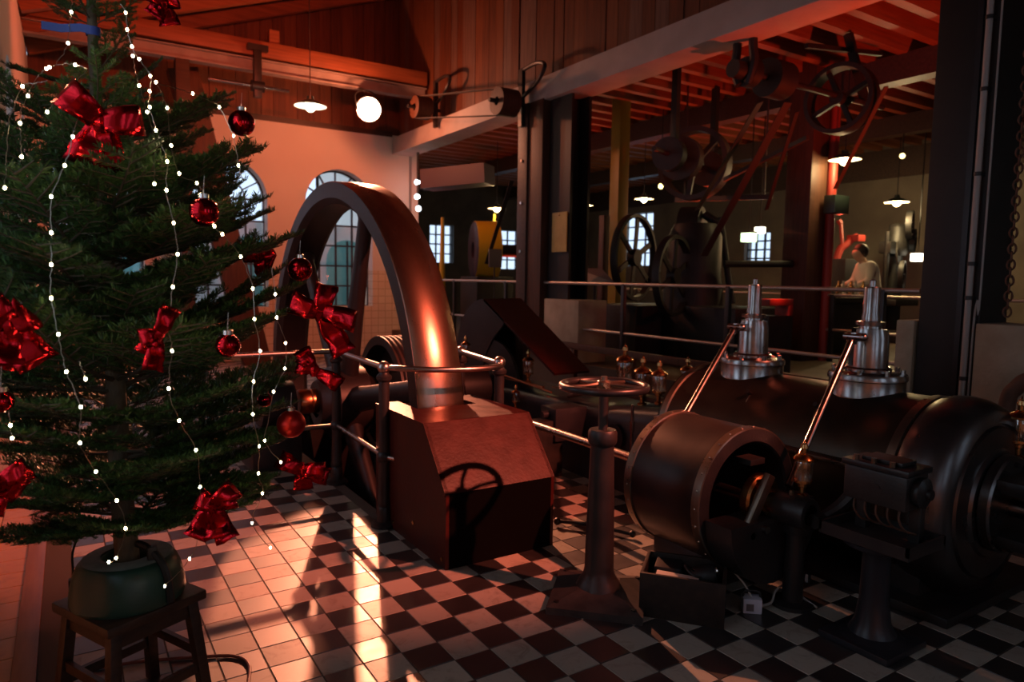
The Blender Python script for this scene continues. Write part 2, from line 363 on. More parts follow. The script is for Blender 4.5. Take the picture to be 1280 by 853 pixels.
def arch_wall(name, m, org, u, nrm, length, H, ops, th, z0=0, seg=14):
    """wall face in the (u,z) plane at org, thickness th along -nrm; ops = (centre, half width, sill, spring)"""
    org, u, nrm = map(Vector, (org, u, nrm)); b = MB(); Z = Vector((0, 0, 1)); back = -nrm*th
    def P(a, z): return org+u*a+Z*z
    def quad(p): b.add([P(*q) for q in p], [(0, 1, 2, 3)]); b.add([P(*q)+back for q in p], [(3, 2, 1, 0)])
    def rev(p, q): b.add([P(*p), P(*q), P(*q)+back, P(*p)+back], [(0, 1, 2, 3)])
    x = 0
    for c, h, sill, spr in sorted(ops):
        quad([(x, z0), (c-h, z0), (c-h, H), (x, H)])
        quad([(c-h, z0), (c+h, z0), (c+h, sill), (c-h, sill)])
        arc = [(c-h*math.cos(PI*i/seg), spr+h*math.sin(PI*i/seg)) for i in range(seg+1)] if spr > 0 else [(c-h, -spr), (c+h, -spr)]
        for p, q in zip(arc, arc[1:]): quad([p, q, (q[0], H), (p[0], H)]); rev(p, q)
        rev((c-h, sill), arc[0]); rev(arc[-1], (c+h, sill)); rev((c+h, sill), (c-h, sill))
        x = c+h
    quad([(x, z0), (length, z0), (length, H), (x, H)])
    rev((0, z0), (0, H)); rev((length, H), (length, z0)); rev((0, H), (length, H))
    return b.build(name, m, None, False, fix=False)
WN = [0]
def arch_window(org, u, nrm, c, h, sill, spr, label, rows=5, cols=4, panes=True):
    org, u, nrm = map(Vector, (org, u, nrm)); Z = Vector((0, 0, 1)); WN[0] += 1; o0 = org-nrm*.28
    def P(a, z): return o0+u*(c+a)+Z*z
    b = MB(); bw = .032
    for i in range(cols+1): a = -h+2*h*i/cols; b.beam(P(a, sill), P(a, spr+(0 if abs(a) > h-.01 else .0)), bw, .05, nrm)
    for i in range(rows+1): z = sill+(spr-sill)*i/rows; b.beam(P(-h, z), P(h, z), .05, bw)
    arc = [P(-h*math.cos(PI*i/16), spr+h*math.sin(PI*i/16)) for i in range(17)]; b.tube(arc, .03, 6)
    ri = h*.5; b.tube([P(-ri*math.cos(PI*i/12), spr+ri*math.sin(PI*i/12)) for i in range(13)], .016, 6)
    for k in range(1, 6): a = PI*k/6; b.beam(P(ri*math.cos(a), spr+ri*math.sin(a)), P(h*math.cos(a), spr+h*math.sin(a)), .05, .026, nrm.cross(Z))
    b.beam(P(0, spr), P(0, spr+ri), .03, .05, nrm)
    o = struct(b.build('window_%d' % WN[0], 'window_iron'), label)
    if panes:
        for i in range(cols):
            for j in range(rows):
                a0, a1 = -h+2*h*i/cols, -h+2*h*(i+1)/cols; z0, z1 = sill+(spr-sill)*j/rows, sill+(spr-sill)*(j+1)/rows
                MB().add([P(a0, z0), P(a1, z0), P(a1, z1), P(a0, z1)], [(0, 1, 2, 3)]).build('pane', 'pane_glass', o, False, fix=False)
        for k in range(6):
            a0, a1 = PI*k/6, PI*(k+1)/6; pts = [P(ri*math.cos(a0), spr+ri*math.sin(a0)), P(h*math.cos(a0), spr+h*math.sin(a0)), P(h*math.cos((a0+a1)/2), spr+h*math.sin((a0+a1)/2)), P(h*math.cos(a1), spr+h*math.sin(a1)), P(ri*math.cos(a1), spr+ri*math.sin(a1))]
            MB().add(pts, [(0, 1, 2, 3, 4)]).build('pane', 'pane_glass', o, False, fix=False)
    # sampling aid only: a portal marks the opening the sky shines through, it gives off no light of its own
    d = bpy.data.lights.new('window_portal', 'AREA'); d.shape = 'RECTANGLE'; d.size = 2*h; d.size_y = spr+h-sill; d.cycles.is_portal = True
    p = bpy.data.objects.new('window_portal', d); col.objects.link(p); ctr = P(0, (sill+spr+h)/2)-nrm*.1
    p.location = ctr; p.rotation_euler = nrm.to_track_quat('-Z', 'Y').to_euler()
    return o
# left wall with its arched windows (u runs along +y)
LW = [4.3, 6.9, 10.9, 13.5]                     # centres measured from y = -5.2
struct(arch_wall('wall_left', 'wall', (XL, -5.2, 0), (0, 1, 0), (1, 0, 0), YB+5.6, 4.96, [(c, .675, 1.0, 3.0) for c in LW], .45), 'plastered left wall with tall arched windows')
for k, c in enumerate(LW): arch_window((XL, -5.2, 0), (0, 1, 0), (1, 0, 0), c, .675, 1.0, 3.0, 'arched iron window in the left wall', panes=k > 1)
# back wall
BW = [.86, 2.91, 4.965]                               # from x = -1.56
struct(arch_wall('wall_back', 'wall', (XL, YB, 0), (1, 0, 0), (0, -1, 0), 6.44, 4.46, [(c, .675, 1.0, 3.0) for c in BW], .45), 'plastered back wall with tiled dado and arched windows')
for k, c in enumerate(BW): arch_window((XL, YB, 0), (1, 0, 0), (0, -1, 0), c, .675, 1.0, 3.0, ['arched window of the back wall hidden by the fir', 'arched window of the back wall beside the leaning timber', 'arched window of the back wall seen through the flywheel'][k])
# concrete beam over the opening, planked wall above it
struct(MB().box((XP, -5.2, 4.08), (XP+.45, YB, 4.40), .012).build('trim_2', 'concrete_white'), 'whitewashed concrete beam above the opening to the machine hall')
wp = struct(MB().box((XP+.2, -5.2, 4.40), (XP+.3, YB+.45, 9.2)).build('wall_right', 'wood_red'), 'red-brown planked wall above the concrete beam')
for k in range(66):
    y = -4.0+k*.222
    if y > YB-.05: break
    m = ['wood_red', 'wood_red2', 'wood_red', 'wood_grey', 'wood_red2'][R.randrange(5)]
    MB().box((XP+.165+R.uniform(0, .02), y+.004, 4.40), (XP+.21, y+.218, 9.1)).build('plank', m, wp, False)
wg = struct(MB().box((XL, YB+.1, 4.46), (XP+.2, YB+.3, 9.4)).build('wall_gable', 'wood_red'), 'red-brown planked gable above the back wall')
for k in range(28):
    x = XL+k*.22
    if x > XP+.15: break
    MB().box((x+.003, YB+.06+R.uniform(0, .02), 4.46), (x+.217, YB+.11, 9.3)).build('plank', ['wood_red', 'wood_red2'][R.randrange(2)], wg, False)
struct(MB().box((XL, YB-.02, 4.42), (XP, YB+.08, 4.52)).build('trim_3', 'wood_dark'), 'dark ledge where plaster meets planking')
# roof of the engine room: boards on sloping rafters, tie beams with steel joist below
sl = .36; zr = lambda x: 5.12+(x-XL)*sl
rf = struct(MB().add([(XL-.5, -5.3, zr(XL-.5)), (XP+.3, -5.3, zr(XP+.3)), (XP+.3, YB+.5, zr(XP+.3)), (XL-.5, YB+.5, zr(XL-.5)), (XL-.5, -5.3, zr(XL-.5)+.12), (XP+.3, -5.3, zr(XP+.3)+.12), (XP+.3, YB+.5, zr(XP+.3)+.12), (XL-.5, YB+.5, zr(XL-.5)+.12)],
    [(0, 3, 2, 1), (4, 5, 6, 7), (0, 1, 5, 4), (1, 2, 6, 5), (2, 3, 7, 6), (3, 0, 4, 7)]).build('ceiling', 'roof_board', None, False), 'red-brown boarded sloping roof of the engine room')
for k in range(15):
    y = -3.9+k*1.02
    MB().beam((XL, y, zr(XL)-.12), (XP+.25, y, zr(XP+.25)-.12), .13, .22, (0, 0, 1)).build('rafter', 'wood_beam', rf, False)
for y in (9.33, -3.2):
    t = MB().box((XL, y-.11, 5.14), (XP+.1, y+.11, 5.38), .008).build('tie_beam', 'wood_beam', rf)
    s_ = MB().box((XL, y-.09, 5.08), (XP+.1, y+.09, 5.10)).box((XL, y-.09, 4.90), (XP+.1, y+.09, 4.925)).box((XL, y-.012, 4.92), (XP+.1, y+.012, 5.09)).build('steel_joist', 'steel_beam', rf, False)
    MB().box((1.77, y-.08, 5.38), (1.93, y+.08, 5.60)).build('strut', 'wood_beam', rf, False)
FWN = [(1.3, .5, 1.2, 2.9), (3.4, .5, 1.2, 2.9), (6.3, .5, 1.2, 2.9)]  # unseen windows, added for daylight and reflections from behind the camera
for k, (c, h, s0, s1) in enumerate(FWN): arch_window((XL-.4, -5.2, 0), (1, 0, 0), (0, 1, 0), c, h, s0, s1, 'unseen arched window added in the near end wall to let daylight in', panes=False)
struct(arch_wall('wall_front', 'wall_plain', (XL-.4, -5.2, 0), (1, 0, 0), (0, 1, 0), 15.8, 9.4, FWN, .3), 'plain plastered wall at the near end of the hall')
# machine hall: raised floor, walls, ceiling
ff = struct(MB().box((XP, -5.2, -.2), (14.0, 17, FH)).build('floor_hall', 'floor_brown'), 'raised brown floor of the machine hall')
b = MB()
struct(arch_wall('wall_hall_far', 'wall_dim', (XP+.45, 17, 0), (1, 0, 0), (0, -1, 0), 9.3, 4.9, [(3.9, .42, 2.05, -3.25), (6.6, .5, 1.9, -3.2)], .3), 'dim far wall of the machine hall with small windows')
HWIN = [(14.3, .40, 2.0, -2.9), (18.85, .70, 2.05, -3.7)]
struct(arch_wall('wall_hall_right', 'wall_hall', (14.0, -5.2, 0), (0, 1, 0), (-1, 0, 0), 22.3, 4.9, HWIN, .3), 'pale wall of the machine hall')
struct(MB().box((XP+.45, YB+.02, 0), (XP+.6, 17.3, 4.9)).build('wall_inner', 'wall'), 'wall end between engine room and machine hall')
def grid_window(org, u, nrm, c, h, z0, z1, label, cols=3, rows=4):
    org, u, nrm = map(Vector, (org, u, nrm)); Z = Vector((0, 0, 1)); WN[0] += 1; o0 = org-nrm*.15; b = MB()
    P = lambda a, z: o0+u*(c+a)+Z*z
    for i in range(cols+1): a = -h+2*h*i/cols; b.beam(P(a, z0), P(a, z1), .04, .05, nrm)
    for j in range(rows+1): z = z0+(z1-z0)*j/rows; b.beam(P(-h, z), P(h, z), .05, .04)
    o = struct(b.build('window_%d' % WN[0], 'window_iron'), label)
    MB().add([P(-h, z0), P(h, z0), P(h, z1), P(-h, z1)], [(0, 1, 2, 3)]).build('pane', 'pane_glass', o, False, fix=False)
grid_window((XP+.45, 17, 0), (1, 0, 0), (0, -1, 0), 3.9, .42, 2.05, 3.25, 'small gridded window behind the yellow wheel')
grid_window((XP+.45, 17, 0), (1, 0, 0), (0, -1, 0), 6.6, .5, 1.9, 3.2, 'small gridded window in the far hall wall')
for c, h, z0, z1 in HWIN: grid_window((14.0, -5.2, 0), (0, 1, 0), (-1, 0, 0), c, h, z0, -z1, 'gridded window in the pale hall wall')
ceil2 = struct(MB().box((XP+.4, -5.2, 4.75), (14.3, 17.3, 4.9)).build('ceiling_hall', 'wood_dark'), 'boarded ceiling of the machine hall')
for k in range(44):
    y = -2.0+k*.42
    MB().box((XP+.46, y-.06, 4.52), (14.0, y+.06, 4.75)).build('rafter', 'wood_beam', ceil2, False)
for x in (8.0, 11.2): MB().box((x-.13, -5.1, 4.2), (x+.13, 16.9, 4.53)).build('girder', 'wood_dark', ceil2, False)
MB().box((14.0-.03, -5.1, 3.9), (14.0, 16.9, 4.53)).build('dark_frieze', 'wood_dark', ceil2, False)
# courtyard seen through the windows
struct(MB().box((-9, YB+.45, -.3), (XP, 22, -.1)).box((-9, -6, -.3), (XL-.45, YB+.5, -.1)).build('ground_yard', 'pavement'), 'grey yard outside the windows')
ya = thing('yard_building', (1.0, 13.0, -.1), 'white building with teal doors outside the arched windows', 'building')
MB().box((-7, 13.0, -.1), (XP+.44, 13.4, 2.75)).build('wall', 'facade_white', ya, False)
for x in (4.35, 2.2, .1, -2.4):
    d = MB(); d.prism([(-.48, -.1), (.48, -.1), (.48, 1.95)]+[(.48*math.cos(PI*i/12), 1.95+.48*math.sin(PI*i/12)) for i in range(1, 12)]+[(-.48, 1.95)], (x, 12.95, 0), (1, 0, 0), (0, 0, 1), (0, .06, 0)); dd = d.build('door', 'teal_paint', ya, False)
    MB().box((x-.02, 12.93, 0), (x+.02, 12.95, 2.4)).build('door_joint', 'window_iron', dd, False)

# ---- columns, plinths
def block(name, a, b, m, label, cat, bev=.01): return tag(MB().box(a, b, bev).build(name, m), label, cat)
c1 = thing('wooden_post', (XP+.15, 5.5, FH), 'reddish square timber post with bolts under the concrete beam', 'post')
MB().box((XP-.02, 5.28, FH), (XP+.26, 5.62, 4.10), .01).build('shaft', 'wood_post', c1)
MB().box((XP-.05, 5.62, FH), (XP+.20, 5.86, 4.10), .01).build('side_timber', 'wood_dark', c1)
for z in (1.3, 2.0, 2.7, 3.3): MB().cyl((XP-.07, 5.74, z), (XP-.045, 5.74, z), .022, n=10).build('bolt', 'silver', c1)
c2 = thing('iron_column', (XP+.27, 5.02, 1.33), 'dark riveted iron column beside the timber post', 'column')
MB().box((XP+.1, 4.78, 1.33), (XP+.14, 5.26, 4.08)).build('flange', 'dark_column', c2, False); MB().box((XP+.40, 4.78, 1.33), (XP+.44, 5.26, 4.08)).build('flange', 'dark_column', c2, False)
MB().box((XP+.14, 5.0, 1.33), (XP+.40, 5.04, 4.08)).build('web', 'dark_column', c2, False)
nb = thing('paper_notice', (XP+.08, 4.95, 2.0), 'yellowed paper notice pinned to the dark iron column', 'notice')
MB().box((XP+.075, 4.80, 1.98), (XP+.085, 5.14, 2.52)).build('sheet', 'paper_yellow', nb, False); MB().cyl((XP+.06, 4.97, 2.48), (XP+.075, 4.97, 2.48), .012, n=8).build('pin', 'brass', nb)
block('stone_plinth', (XP-.02, 4.38, FH), (XP+.46, 5.16, 1.33), 'plinth_stone', 'pale stone plinth at the foot of the timber post', 'plinth')
c3 = thing('dark_iron_column', (XP+.2, -.1, 0), 'massive dark iron column between two pale stone plinths', 'column')
MB().box((XP+.02, -.36, 0), (XP+.45, .08, 4.10), .01).build('shaft', 'dark_column', c3); MB().box((XP+.00, -.24, 0), (XP+.03, -.20, 4.1)).build('seam', 'black_paint', c3, False)
block('stone_plinth', (XP-.0, .10, FH), (XP+.46, .24, 1.32), 'plinth_stone', 'narrow brownish stone plinth left of the dark iron column', 'plinth')
block('stone_plinth', (XP-.05, -.70, 0), (XP+.40, -.365, 1.33), 'plinth_stone', 'tall stained stone plinth behind the domed cylinder end', 'plinth')
pp = thing('conduit_pipe', (XP-.03, -.30, .3), 'pale vertical conduit pipe fixed beside the dark iron column', 'pipe')
MB().cyl((XP-.04, -.30, .3), (XP-.04, -.30, 4.08), .022, n=12).build('tube', 'pipe_grey', pp)
for z in (.9, 1.5, 1.75, 2.4, 3.0, 3.5): MB().lathe([(.028, 0), (.028, .03)], (XP-.04, -.30, z), n=12).box((XP-.04, -.32, z), (XP+.03, -.28, z+.03)).build('clip', 'black_iron', pp)
tag(MB().tube(smooth_path([(XP-.04, -.345, .35), (XP-.04, -.345, 1.3), (XP-.04, -.36, 1.5), (XP-.04, -.375, 1.6), (XP-.04, -.375, 4.08)], 5), .007, 6).build('thin_cable', 'pipe_grey'), 'thin pale cable running down beside the conduit pipe', 'cable')
cn = thing('hanging_chain', (XP-.1, -.58, 4.0), 'rusty link chain hanging in front of the tall stone plinth', 'chain')
lk = MB().tube([(.022*math.cos(2*PI*i/14), 0, .036*math.sin(2*PI*i/14)) for i in range(14)], .007, 6, True).mesh('link', 'rust')
for k in range(46):
    o = link('link', lk, cn); o.location = (0, 0, -.1-k*.055); o.rotation_euler = (0, 0, (k % 2)*PI/2+.4)
    o.matrix_parent_inverse = Matrix.Identity(4)
rp = thing('rusty_pipe', (XP-.35, -.86, 0), 'rusty brown pipe with flanged elbow beside the tall stone plinth', 'pipe')
MB().tube(smooth_path([(XP-.30, -.70, .0), (XP-.30, -.70, .75), (XP-.28, -.74, .92), (XP-.25, -.85, 1.0), (XP-.25, -1.2, 1.0)], 5), .05, 12).build('tube', 'rust', rp)
MB().lathe([(0, 0), (.085, 0), (.085, .03), (0, .03)], (XP-.25, -.88, 1.0), (0, -1, 0), 16).build('flange', 'rust', rp)
# leaning timber and dark post in front of the back wall
tag(MB().beam((1.665, 10.05, .0), (.555, 10.05, 4.95), .46, .24, (0, 1, 0), .01).build('leaning_timber', 'wood_post'), 'broad brown timber leaning from floor to roof by the back wall', 'timber')
tag(MB().box((.36, 9.24, 0), (.56, 9.43, 4.90), .01).build('dark_post', 'wood_dark'), 'dark upright timber post under the roof beam', 'post')

# ================================================================== THE ENGINE
FWY, FWZ, FWR, FX0, FX1 = 3.18, .48, 1.925, .745, 1.09
FXc = (FX0+FX1)/2
fw = thing('flywheel', (FXc, FWY, FWZ), 'huge iron flywheel with polished coppery rim standing in its floor pit', 'flywheel')
b = MB(); ri, N_ = FWR-.135, 128
b.lathe([(ri, 0), (FWR-.008, 0), (FWR-.008, .004)], (FX0, FWY, FWZ), (1, 0, 0), N_).lathe([(FWR-.008, 0), (ri, 0)], (FX1, FWY, FWZ), (1, 0, 0), N_)
b.lathe([(ri, 0), (ri-.05, .05), (ri-.05, FX1-FX0-.05), (ri, FX1-FX0)], (FX0, FWY, FWZ), (1, 0, 0), N_)
b.build('rim_body', 'wheel_side', fw, ang=30)
MB().lathe([(FWR-.012, .001), (FWR, .008), (FWR+.006, .17), (FWR, FX1-FX0-.008), (FWR-.012, FX1-FX0-.001)], (FX0, FWY, FWZ), (1, 0, 0), 160).build('rim_face', 'rim_steel', fw, ang=60)
MB().lathe([(.12, -.27), (.20, -.27), (.24, -.20), (.32, -.14), (.32, .14), (.24, .20), (.20, .27), (.12, .27)], (FXc, FWY, FWZ), (1, 0, 0), 40).build('hub', 'wheel_side', fw)
for k in range(6):
    a = math.radians(108+60*k); d = Vector((0, math.cos(a), math.sin(a))); t = Vector((0, -math.sin(a), math.cos(a))); c0 = Vector((FXc, FWY, FWZ))
    vs, fs = [], []; n = 14
    for r, w1, w2 in ((.28, .115, .085), (.6, .10, .075), (1.3, .082, .06), (ri-.12, .08, .06), (ri-.02, .12, .10)):
        vs += [c0+d*r+t*(w1*math.cos(2*PI*i/n))+Vector((1, 0, 0))*(w2*math.sin(2*PI*i/n)) for i in range(n)]
    for q in range(4):
        for i in range(n): fs.append((q*n+i, q*n+(i+1) % n, q*n+n+(i+1) % n, q*n+n+i))
    MB().add(vs, fs).build('spoke', 'wheel_side', fw, ang=60)
cs = thing('crankshaft', (1.4, FWY, FWZ+.03), 'thick dark crankshaft through the flywheel with coppery bushing on its end', 'shaft')
SZ = FWZ+.03
MB().cyl((.66, FWY, SZ), (2.5, FWY, SZ), .12, n=32).build('shaft', 'shaft_paint', cs)
MB().lathe([(0, 0), (.100, 0), (.108, .012), (.108, .095), (.100, .105), (.108, .115), (.108, .20), (.10, .21), (0, .21)], (.49, FWY, SZ), (1, 0, 0), 32).build('bushing', 'copper', cs)
MB().lathe([(.12, 0), (.47, 0), (.47, .03), (.42, .05), (.30, .05)], (2.46, FWY, SZ), (1, 0, 0), 40).build('crank_disc', 'black_iron', cs)
rpul = thing('rope_pulley', (1.42, FWY, SZ), 'reddish grooved rope pulley on the crankshaft behind the flywheel', 'pulley')
prof = [(.47, 0), (.55, 0)]
for k in range(7): prof += [(.55, .012+k*.05), (.525, .026+k*.05), (.525, .034+k*.05), (.55, .048+k*.05)]
prof += [(.55, .36), (.47, .36), (.47, 0)]
MB().lathe(prof, (1.24, FWY, SZ), (1, 0, 0), 56).build('grooved_rim', 'hall_wheel', rpul)
MB().lathe([(.12, .15), (.2, .15), (.2, .25), (.47, .17), (.47, .19), (.2, .27), (.12, .27)], (1.24, FWY, SZ), (1, 0, 0), 40).build('web', 'black_iron', rpul)
pb = thing('pillow_block', (.28, FWY, 0), 'black iron outboard bearing block carrying the crankshaft end', 'bearing')
MB().box((.05, 2.9, 0), (.45, 3.46, .34), .02).build('pedestal', 'black_iron', pb)
MB().lathe([(0, 0), (.19, 0), (.2, .02), (.2, .26), (.19, .28), (0, .28)], (.16, FWY, SZ), (1, 0, 0), 32).build('bearing_cap', 'black_iron', pb)
MB().cyl((.3, FWY, .7), (.3, FWY, .82), .03, .022, 12).build('grease_cup', 'black_iron', pb)

# ---- wheel guard
gx0, gx1, gy0, gy1, gy2, gz0, gz1 = .544, 1.27, .48, .765, 1.50, .425, .767
gb = thing('flywheel_guard', ((gx0+gx1)/2, .9, 0), 'dark red-brown sloping metal guard box at the foot of the flywheel', 'guard box')
sd = [(gy0, 0), (gy0, gz0), (gy1, gz1), (gy2, gz1), (gy2, 0)]
MB().prism(sd, (gx0, 0, 0), (0, 1, 0), (0, 0, 1), (.02, 0, 0)).build('side_panel', 'box_paint', gb, False)
MB().prism(sd, (gx1-.02, 0, 0), (0, 1, 0), (0, 0, 1), (.02, 0, 0)).build('side_panel', 'box_paint', gb, False)
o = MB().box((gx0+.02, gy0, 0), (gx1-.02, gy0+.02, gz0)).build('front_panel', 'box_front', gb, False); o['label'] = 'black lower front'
MB().prism([(gy0, gz0), (gy1, gz1), (gy1+.012, gz1-.018), (gy0+.015, gz0-.018)], (gx0-.004, 0, 0), (0, 1, 0), (0, 0, 1), (gx1-gx0+.008, 0, 0)).build('sloping_panel', 'box_paint', gb, False)
MB().box((gx0-.004, gy1, gz1-.018), (gx1+.004, 1.18, gz1+.001)).box((gx0-.004, 1.18, gz1-.018), (.70, gy2, gz1+.001)).box((1.125, 1.18, gz1-.018), (gx1+.004, gy2, gz1+.001)).build('top_panel', 'box_paint', gb, False)
for y, z in ((.52, .05), (1.2, .05), (.9, .14)): MB().cyl((gx0-.006, y, z), (gx0+.004, y, z), .012, n=10).build('screw', 'brass', gb)

# ---- railing round the pit
rl = thing('pit_railing', (.54, 1.8, 0), 'round-bar railing with ball-jointed dark posts around the flywheel pit', 'railing')
def rail_post(x, y, par, h=1.03):
    p = MB().lathe([(0, 0), (.085, 0), (.085, .018), (.05, .035), (.044, .12), (.038, .13), (.044, .15), (.038, .17), (.034, .43), (.034, .80), (.034, .94), (.048, .955), (.050, .975), (.034, .99), (.03, 1.0), (.03, h)], (x, y, 0), n=20).build('post', 'black_iron', par)
    MB().sph((x, y, h), .042, 16, 10).build('ball_joint', 'rail_steel', p); MB().sph((x, y, .455), .048, 16, 10).build('ball_joint', 'black_iron', p)
    return p
P1, P2, P3 = (.520, 1.30), (.560, 2.36), (1.33, 1.22)
for p in (P1, P2, P3, (-.55, 2.36), (1.42, 1.95)): rail_post(*p, rl)
MB().tube([(-.55, 2.36, 1.03), (.560, 2.36, 1.03)], .019, 12).build('hand_rail', 'rail_steel', rl)
MB().tube([(*P2, 1.03), (*P1, 1.03)], .019, 12).build('hand_rail', 'rail_steel', rl)
MB().tube(smooth_path([(*P1, 1.03), (.62, 1.20, 1.03), (.78, 1.10, 1.025), (1.05, 1.06, 1.02), (1.25, 1.10, 1.02), (*P3, 1.02)], 6), .019, 12).build('hand_rail', 'rail_steel', rl)
MB().tube([(*P3, 1.02), (1.42, 1.95, 1.03)], .019, 12).build('hand_rail', 'rail_steel', rl)
MB().tube([(-.55, 2.36, .455), (.56, 2.36, .455)], .017, 12).build('lower_rail', 'rail_steel', rl)
MB().tube([(*P2, .455), (*P1, .455)], .017, 12).build('lower_rail', 'rail_steel', rl)
MB().tube([(*P1, .455), (.56, 1.20, .455)], .017, 12).build('lower_rail', 'rail_steel', rl)

# ---- oilers, used as parts of the engine
def oiler(base, s, par):
    x, y, z = base; w = s*1.3
    P_ = lambda L_: [(r*w, h*s) for r, h in L_]
    o = MB().lathe(P_([(0, 0), (.022, 0), (.022, .012), (.010, .02), (.010, .05), (.018, .055), (.018, .07), (.036, .078), (.036, .09), (0, .09)]), base, n=18).lathe(P_([(0, .19), (.040, .19), (.041, .20), (.034, .212), (.02, .222), (.010, .23), (.010, .25), (.015, .255), (.012, .275), (.005, .28), (0, .30)]), base, n=18).cyl((x, y, z+.09*s), (x, y, z+.19*s), .005*s, n=6).build('oiler', 'brass', par)
    MB().lathe(P_([(.034, .086), (.037, .10), (.037, .18), (.034, .194)]), base, n=20).build('glass', 'oil_glass', o)
    return o
# ---- engine bed
eb = thing('engine_bed', (2.75, 1.9, 0), 'long dark blue-black cast engine bed between crank and cylinder', 'engine bed')
b = MB(); vs = []; fs = []; n = 9
for y, zt, xw in ((3.45, .52, .0), (3.0, .545, .0), (2.2, .57, .0), (1.4, .60, .0), (.9, .665, -.01), (.68, .70, -.02)):
    sec = [(2.34, 0), (2.36, .1), (2.40+xw, .16), (2.40+xw, zt-.12), (2.415+xw, zt-.06), (2.45+xw, zt-.02), (2.52+xw, zt), (2.98, zt), (3.08, zt-.05), (3.10, zt-.14), (3.10, 0)]
    n = len(sec); vs += [(x, y, z) for x, z in sec]
for q in range(5):
    for i in range(n): fs.append((q*n+i, q*n+(i+1) % n, q*n+n+(i+1) % n, q*n+n+i))
fs += [tuple(range(n)), tuple(range(5*n, 6*n))]
b.add(vs, fs).build('frame', 'bed_paint', eb, ang=50)
MB().lathe([(.075, .0), (.098, .0), (.098, -.03), (.075, -.03)], (2.395, 1.20, .40), (1, 0, 0), 28).build('porthole_ring', 'bed_paint', eb)
MB().lathe([(0, -.006), (.076, -.006)], (2.394, 1.20, .40), (1, 0, 0), 28).build('porthole_dark_disc', 'black_paint', eb)  # flat black disc, painted as the dark inside of the hole
b = MB().box((2.10, 1.60, .30), (2.42, 1.82, .57), .012)
b.build('bracket_block', 'bed_paint', eb)
MB().cyl((2.04, 1.71, .51), (2.12, 1.71, .51), .03, n=14).build('bracket_bolt', 'bed_paint', eb)
MB().box((1.70, 1.63, .0), (2.2, 1.79, .47), .01).build('shaft_bearing', 'black_iron', eb)
MB().lathe([(.19, -.15), (.21, -.15), (.21, .15), (.19, .15), (.19, -.15)], (2.18, FWY, SZ), (1, 0, 0), 32).box((2.0, 2.9, 0), (2.36, 3.46, .38), .015).build('main_bearing', 'black_iron', eb)
for p, s in (((2.25, 3.38, .74), .95), ((2.50, 2.60, .62), 1.10), ((2.33, 2.55, .40), .75), ((2.70, 1.47, .66), 1.45), ((2.60, 1.15, .63), 1.35), ((2.40, .77, .72), 1.10), ((2.9, .97, .70), 1.1)): oiler(p, s, eb)
MB().tube([(2.47, 2.95, .62), (2.47, 2.3, .62)], .012, 8).tube([(2.45, 3.1, .66), (2.45, 2.15, .60)], .010, 8).build('oil_pipe', 'copper', eb)
MB().cyl((3.0, 3.75, .5), (3.0, 3.75, .62), .09, .09, 16).build('rear_boss', 'bed_paint', eb)
MB().cyl((2.8, 1.0, .52), (2.8, 2.6, .52), .045, n=16).build('connecting_rod', 'polished_steel', eb)
MB().box((2.62, .95, .66), (2.74, 1.6, .70), .01).tube(smooth_path([(2.45, 1.9, .60), (2.46, 1.7, .66), (2.5, 1.45, .72), (2.6, 1.2, .74)], 6), .02, 10).build('guide_bar', 'wood_post', eb)
MB().cyl((2.30, .93, .25), (2.30, .93, .70), .012, n=8).cyl((2.30, .93, .50), (2.30, .93, .58), .02, n=10).build('drip_pipe', 'polished_steel', eb)
MB().cyl((2.06, .62, .18), (2.2, .62, .18), .016, n=8).cyl((2.06, .66, .36), (2.2, .66, .36), .016, n=8).build('drain_cock', 'brass', eb)
# ---- crank hood
hd = thing('crank_hood', (2.7, 2.9, .6), 'dark sheet metal hood sloping over the crank', 'hood')
vs = [Vector(p) for p in ((2.45, 3.36, 1.39), (2.90, 3.36, 1.40), (2.85, 2.11, .775), (2.45, 2.11, .775))]
nn = Vector((0, .44, -.9))*.022
MB().add(vs+[v+nn for v in vs], [(0, 1, 2, 3), (7, 6, 5, 4), (0, 4, 5, 1), (1, 5, 6, 2), (2, 6, 7, 3), (3, 7, 4, 0)]).build('sloping_plate', 'box_paint', hd, False)
outer = [(3.36, 1.39)]+[(3.36+.58*math.sin(PI/2*i/10), .81+.58*math.cos(PI/2*i/10)) for i in range(1, 11)]+[(3.94, .60)]
inner = [(3.40, .60), (3.30, .85), (3.15, 1.02), (2.98, 1.15), (2.96, 1.19)]
for x in (2.45, 2.86): MB().prism(outer+inner, (x, 0, 0), (0, 1, 0), (0, 0, 1), (.015, 0, 0)).build('side_plate', 'black_paint', hd, False)
b = MB()
for p, q in zip(outer, outer[1:]): b.add([(2.45, *p), (2.875, *p), (2.875, *q), (2.45, *q)], [(0, 1, 2, 3)])
b.build('curved_cover', 'black_paint', hd, ang=60)
MB().box((2.74, 3.05, .5), (2.82, 3.2, 1.2)).build('stay', 'wood_post', hd, False)
tag(MB().lathe([(0, 0), (.05, 0), (.052, .05), (.04, .06), (.04, .11), (.046, .13), (0, .13)], (3.0, 3.76, .615), n=18).build('white_insulator', 'white_plastic'), 'small white porcelain cup standing behind the crank hood', 'cup')

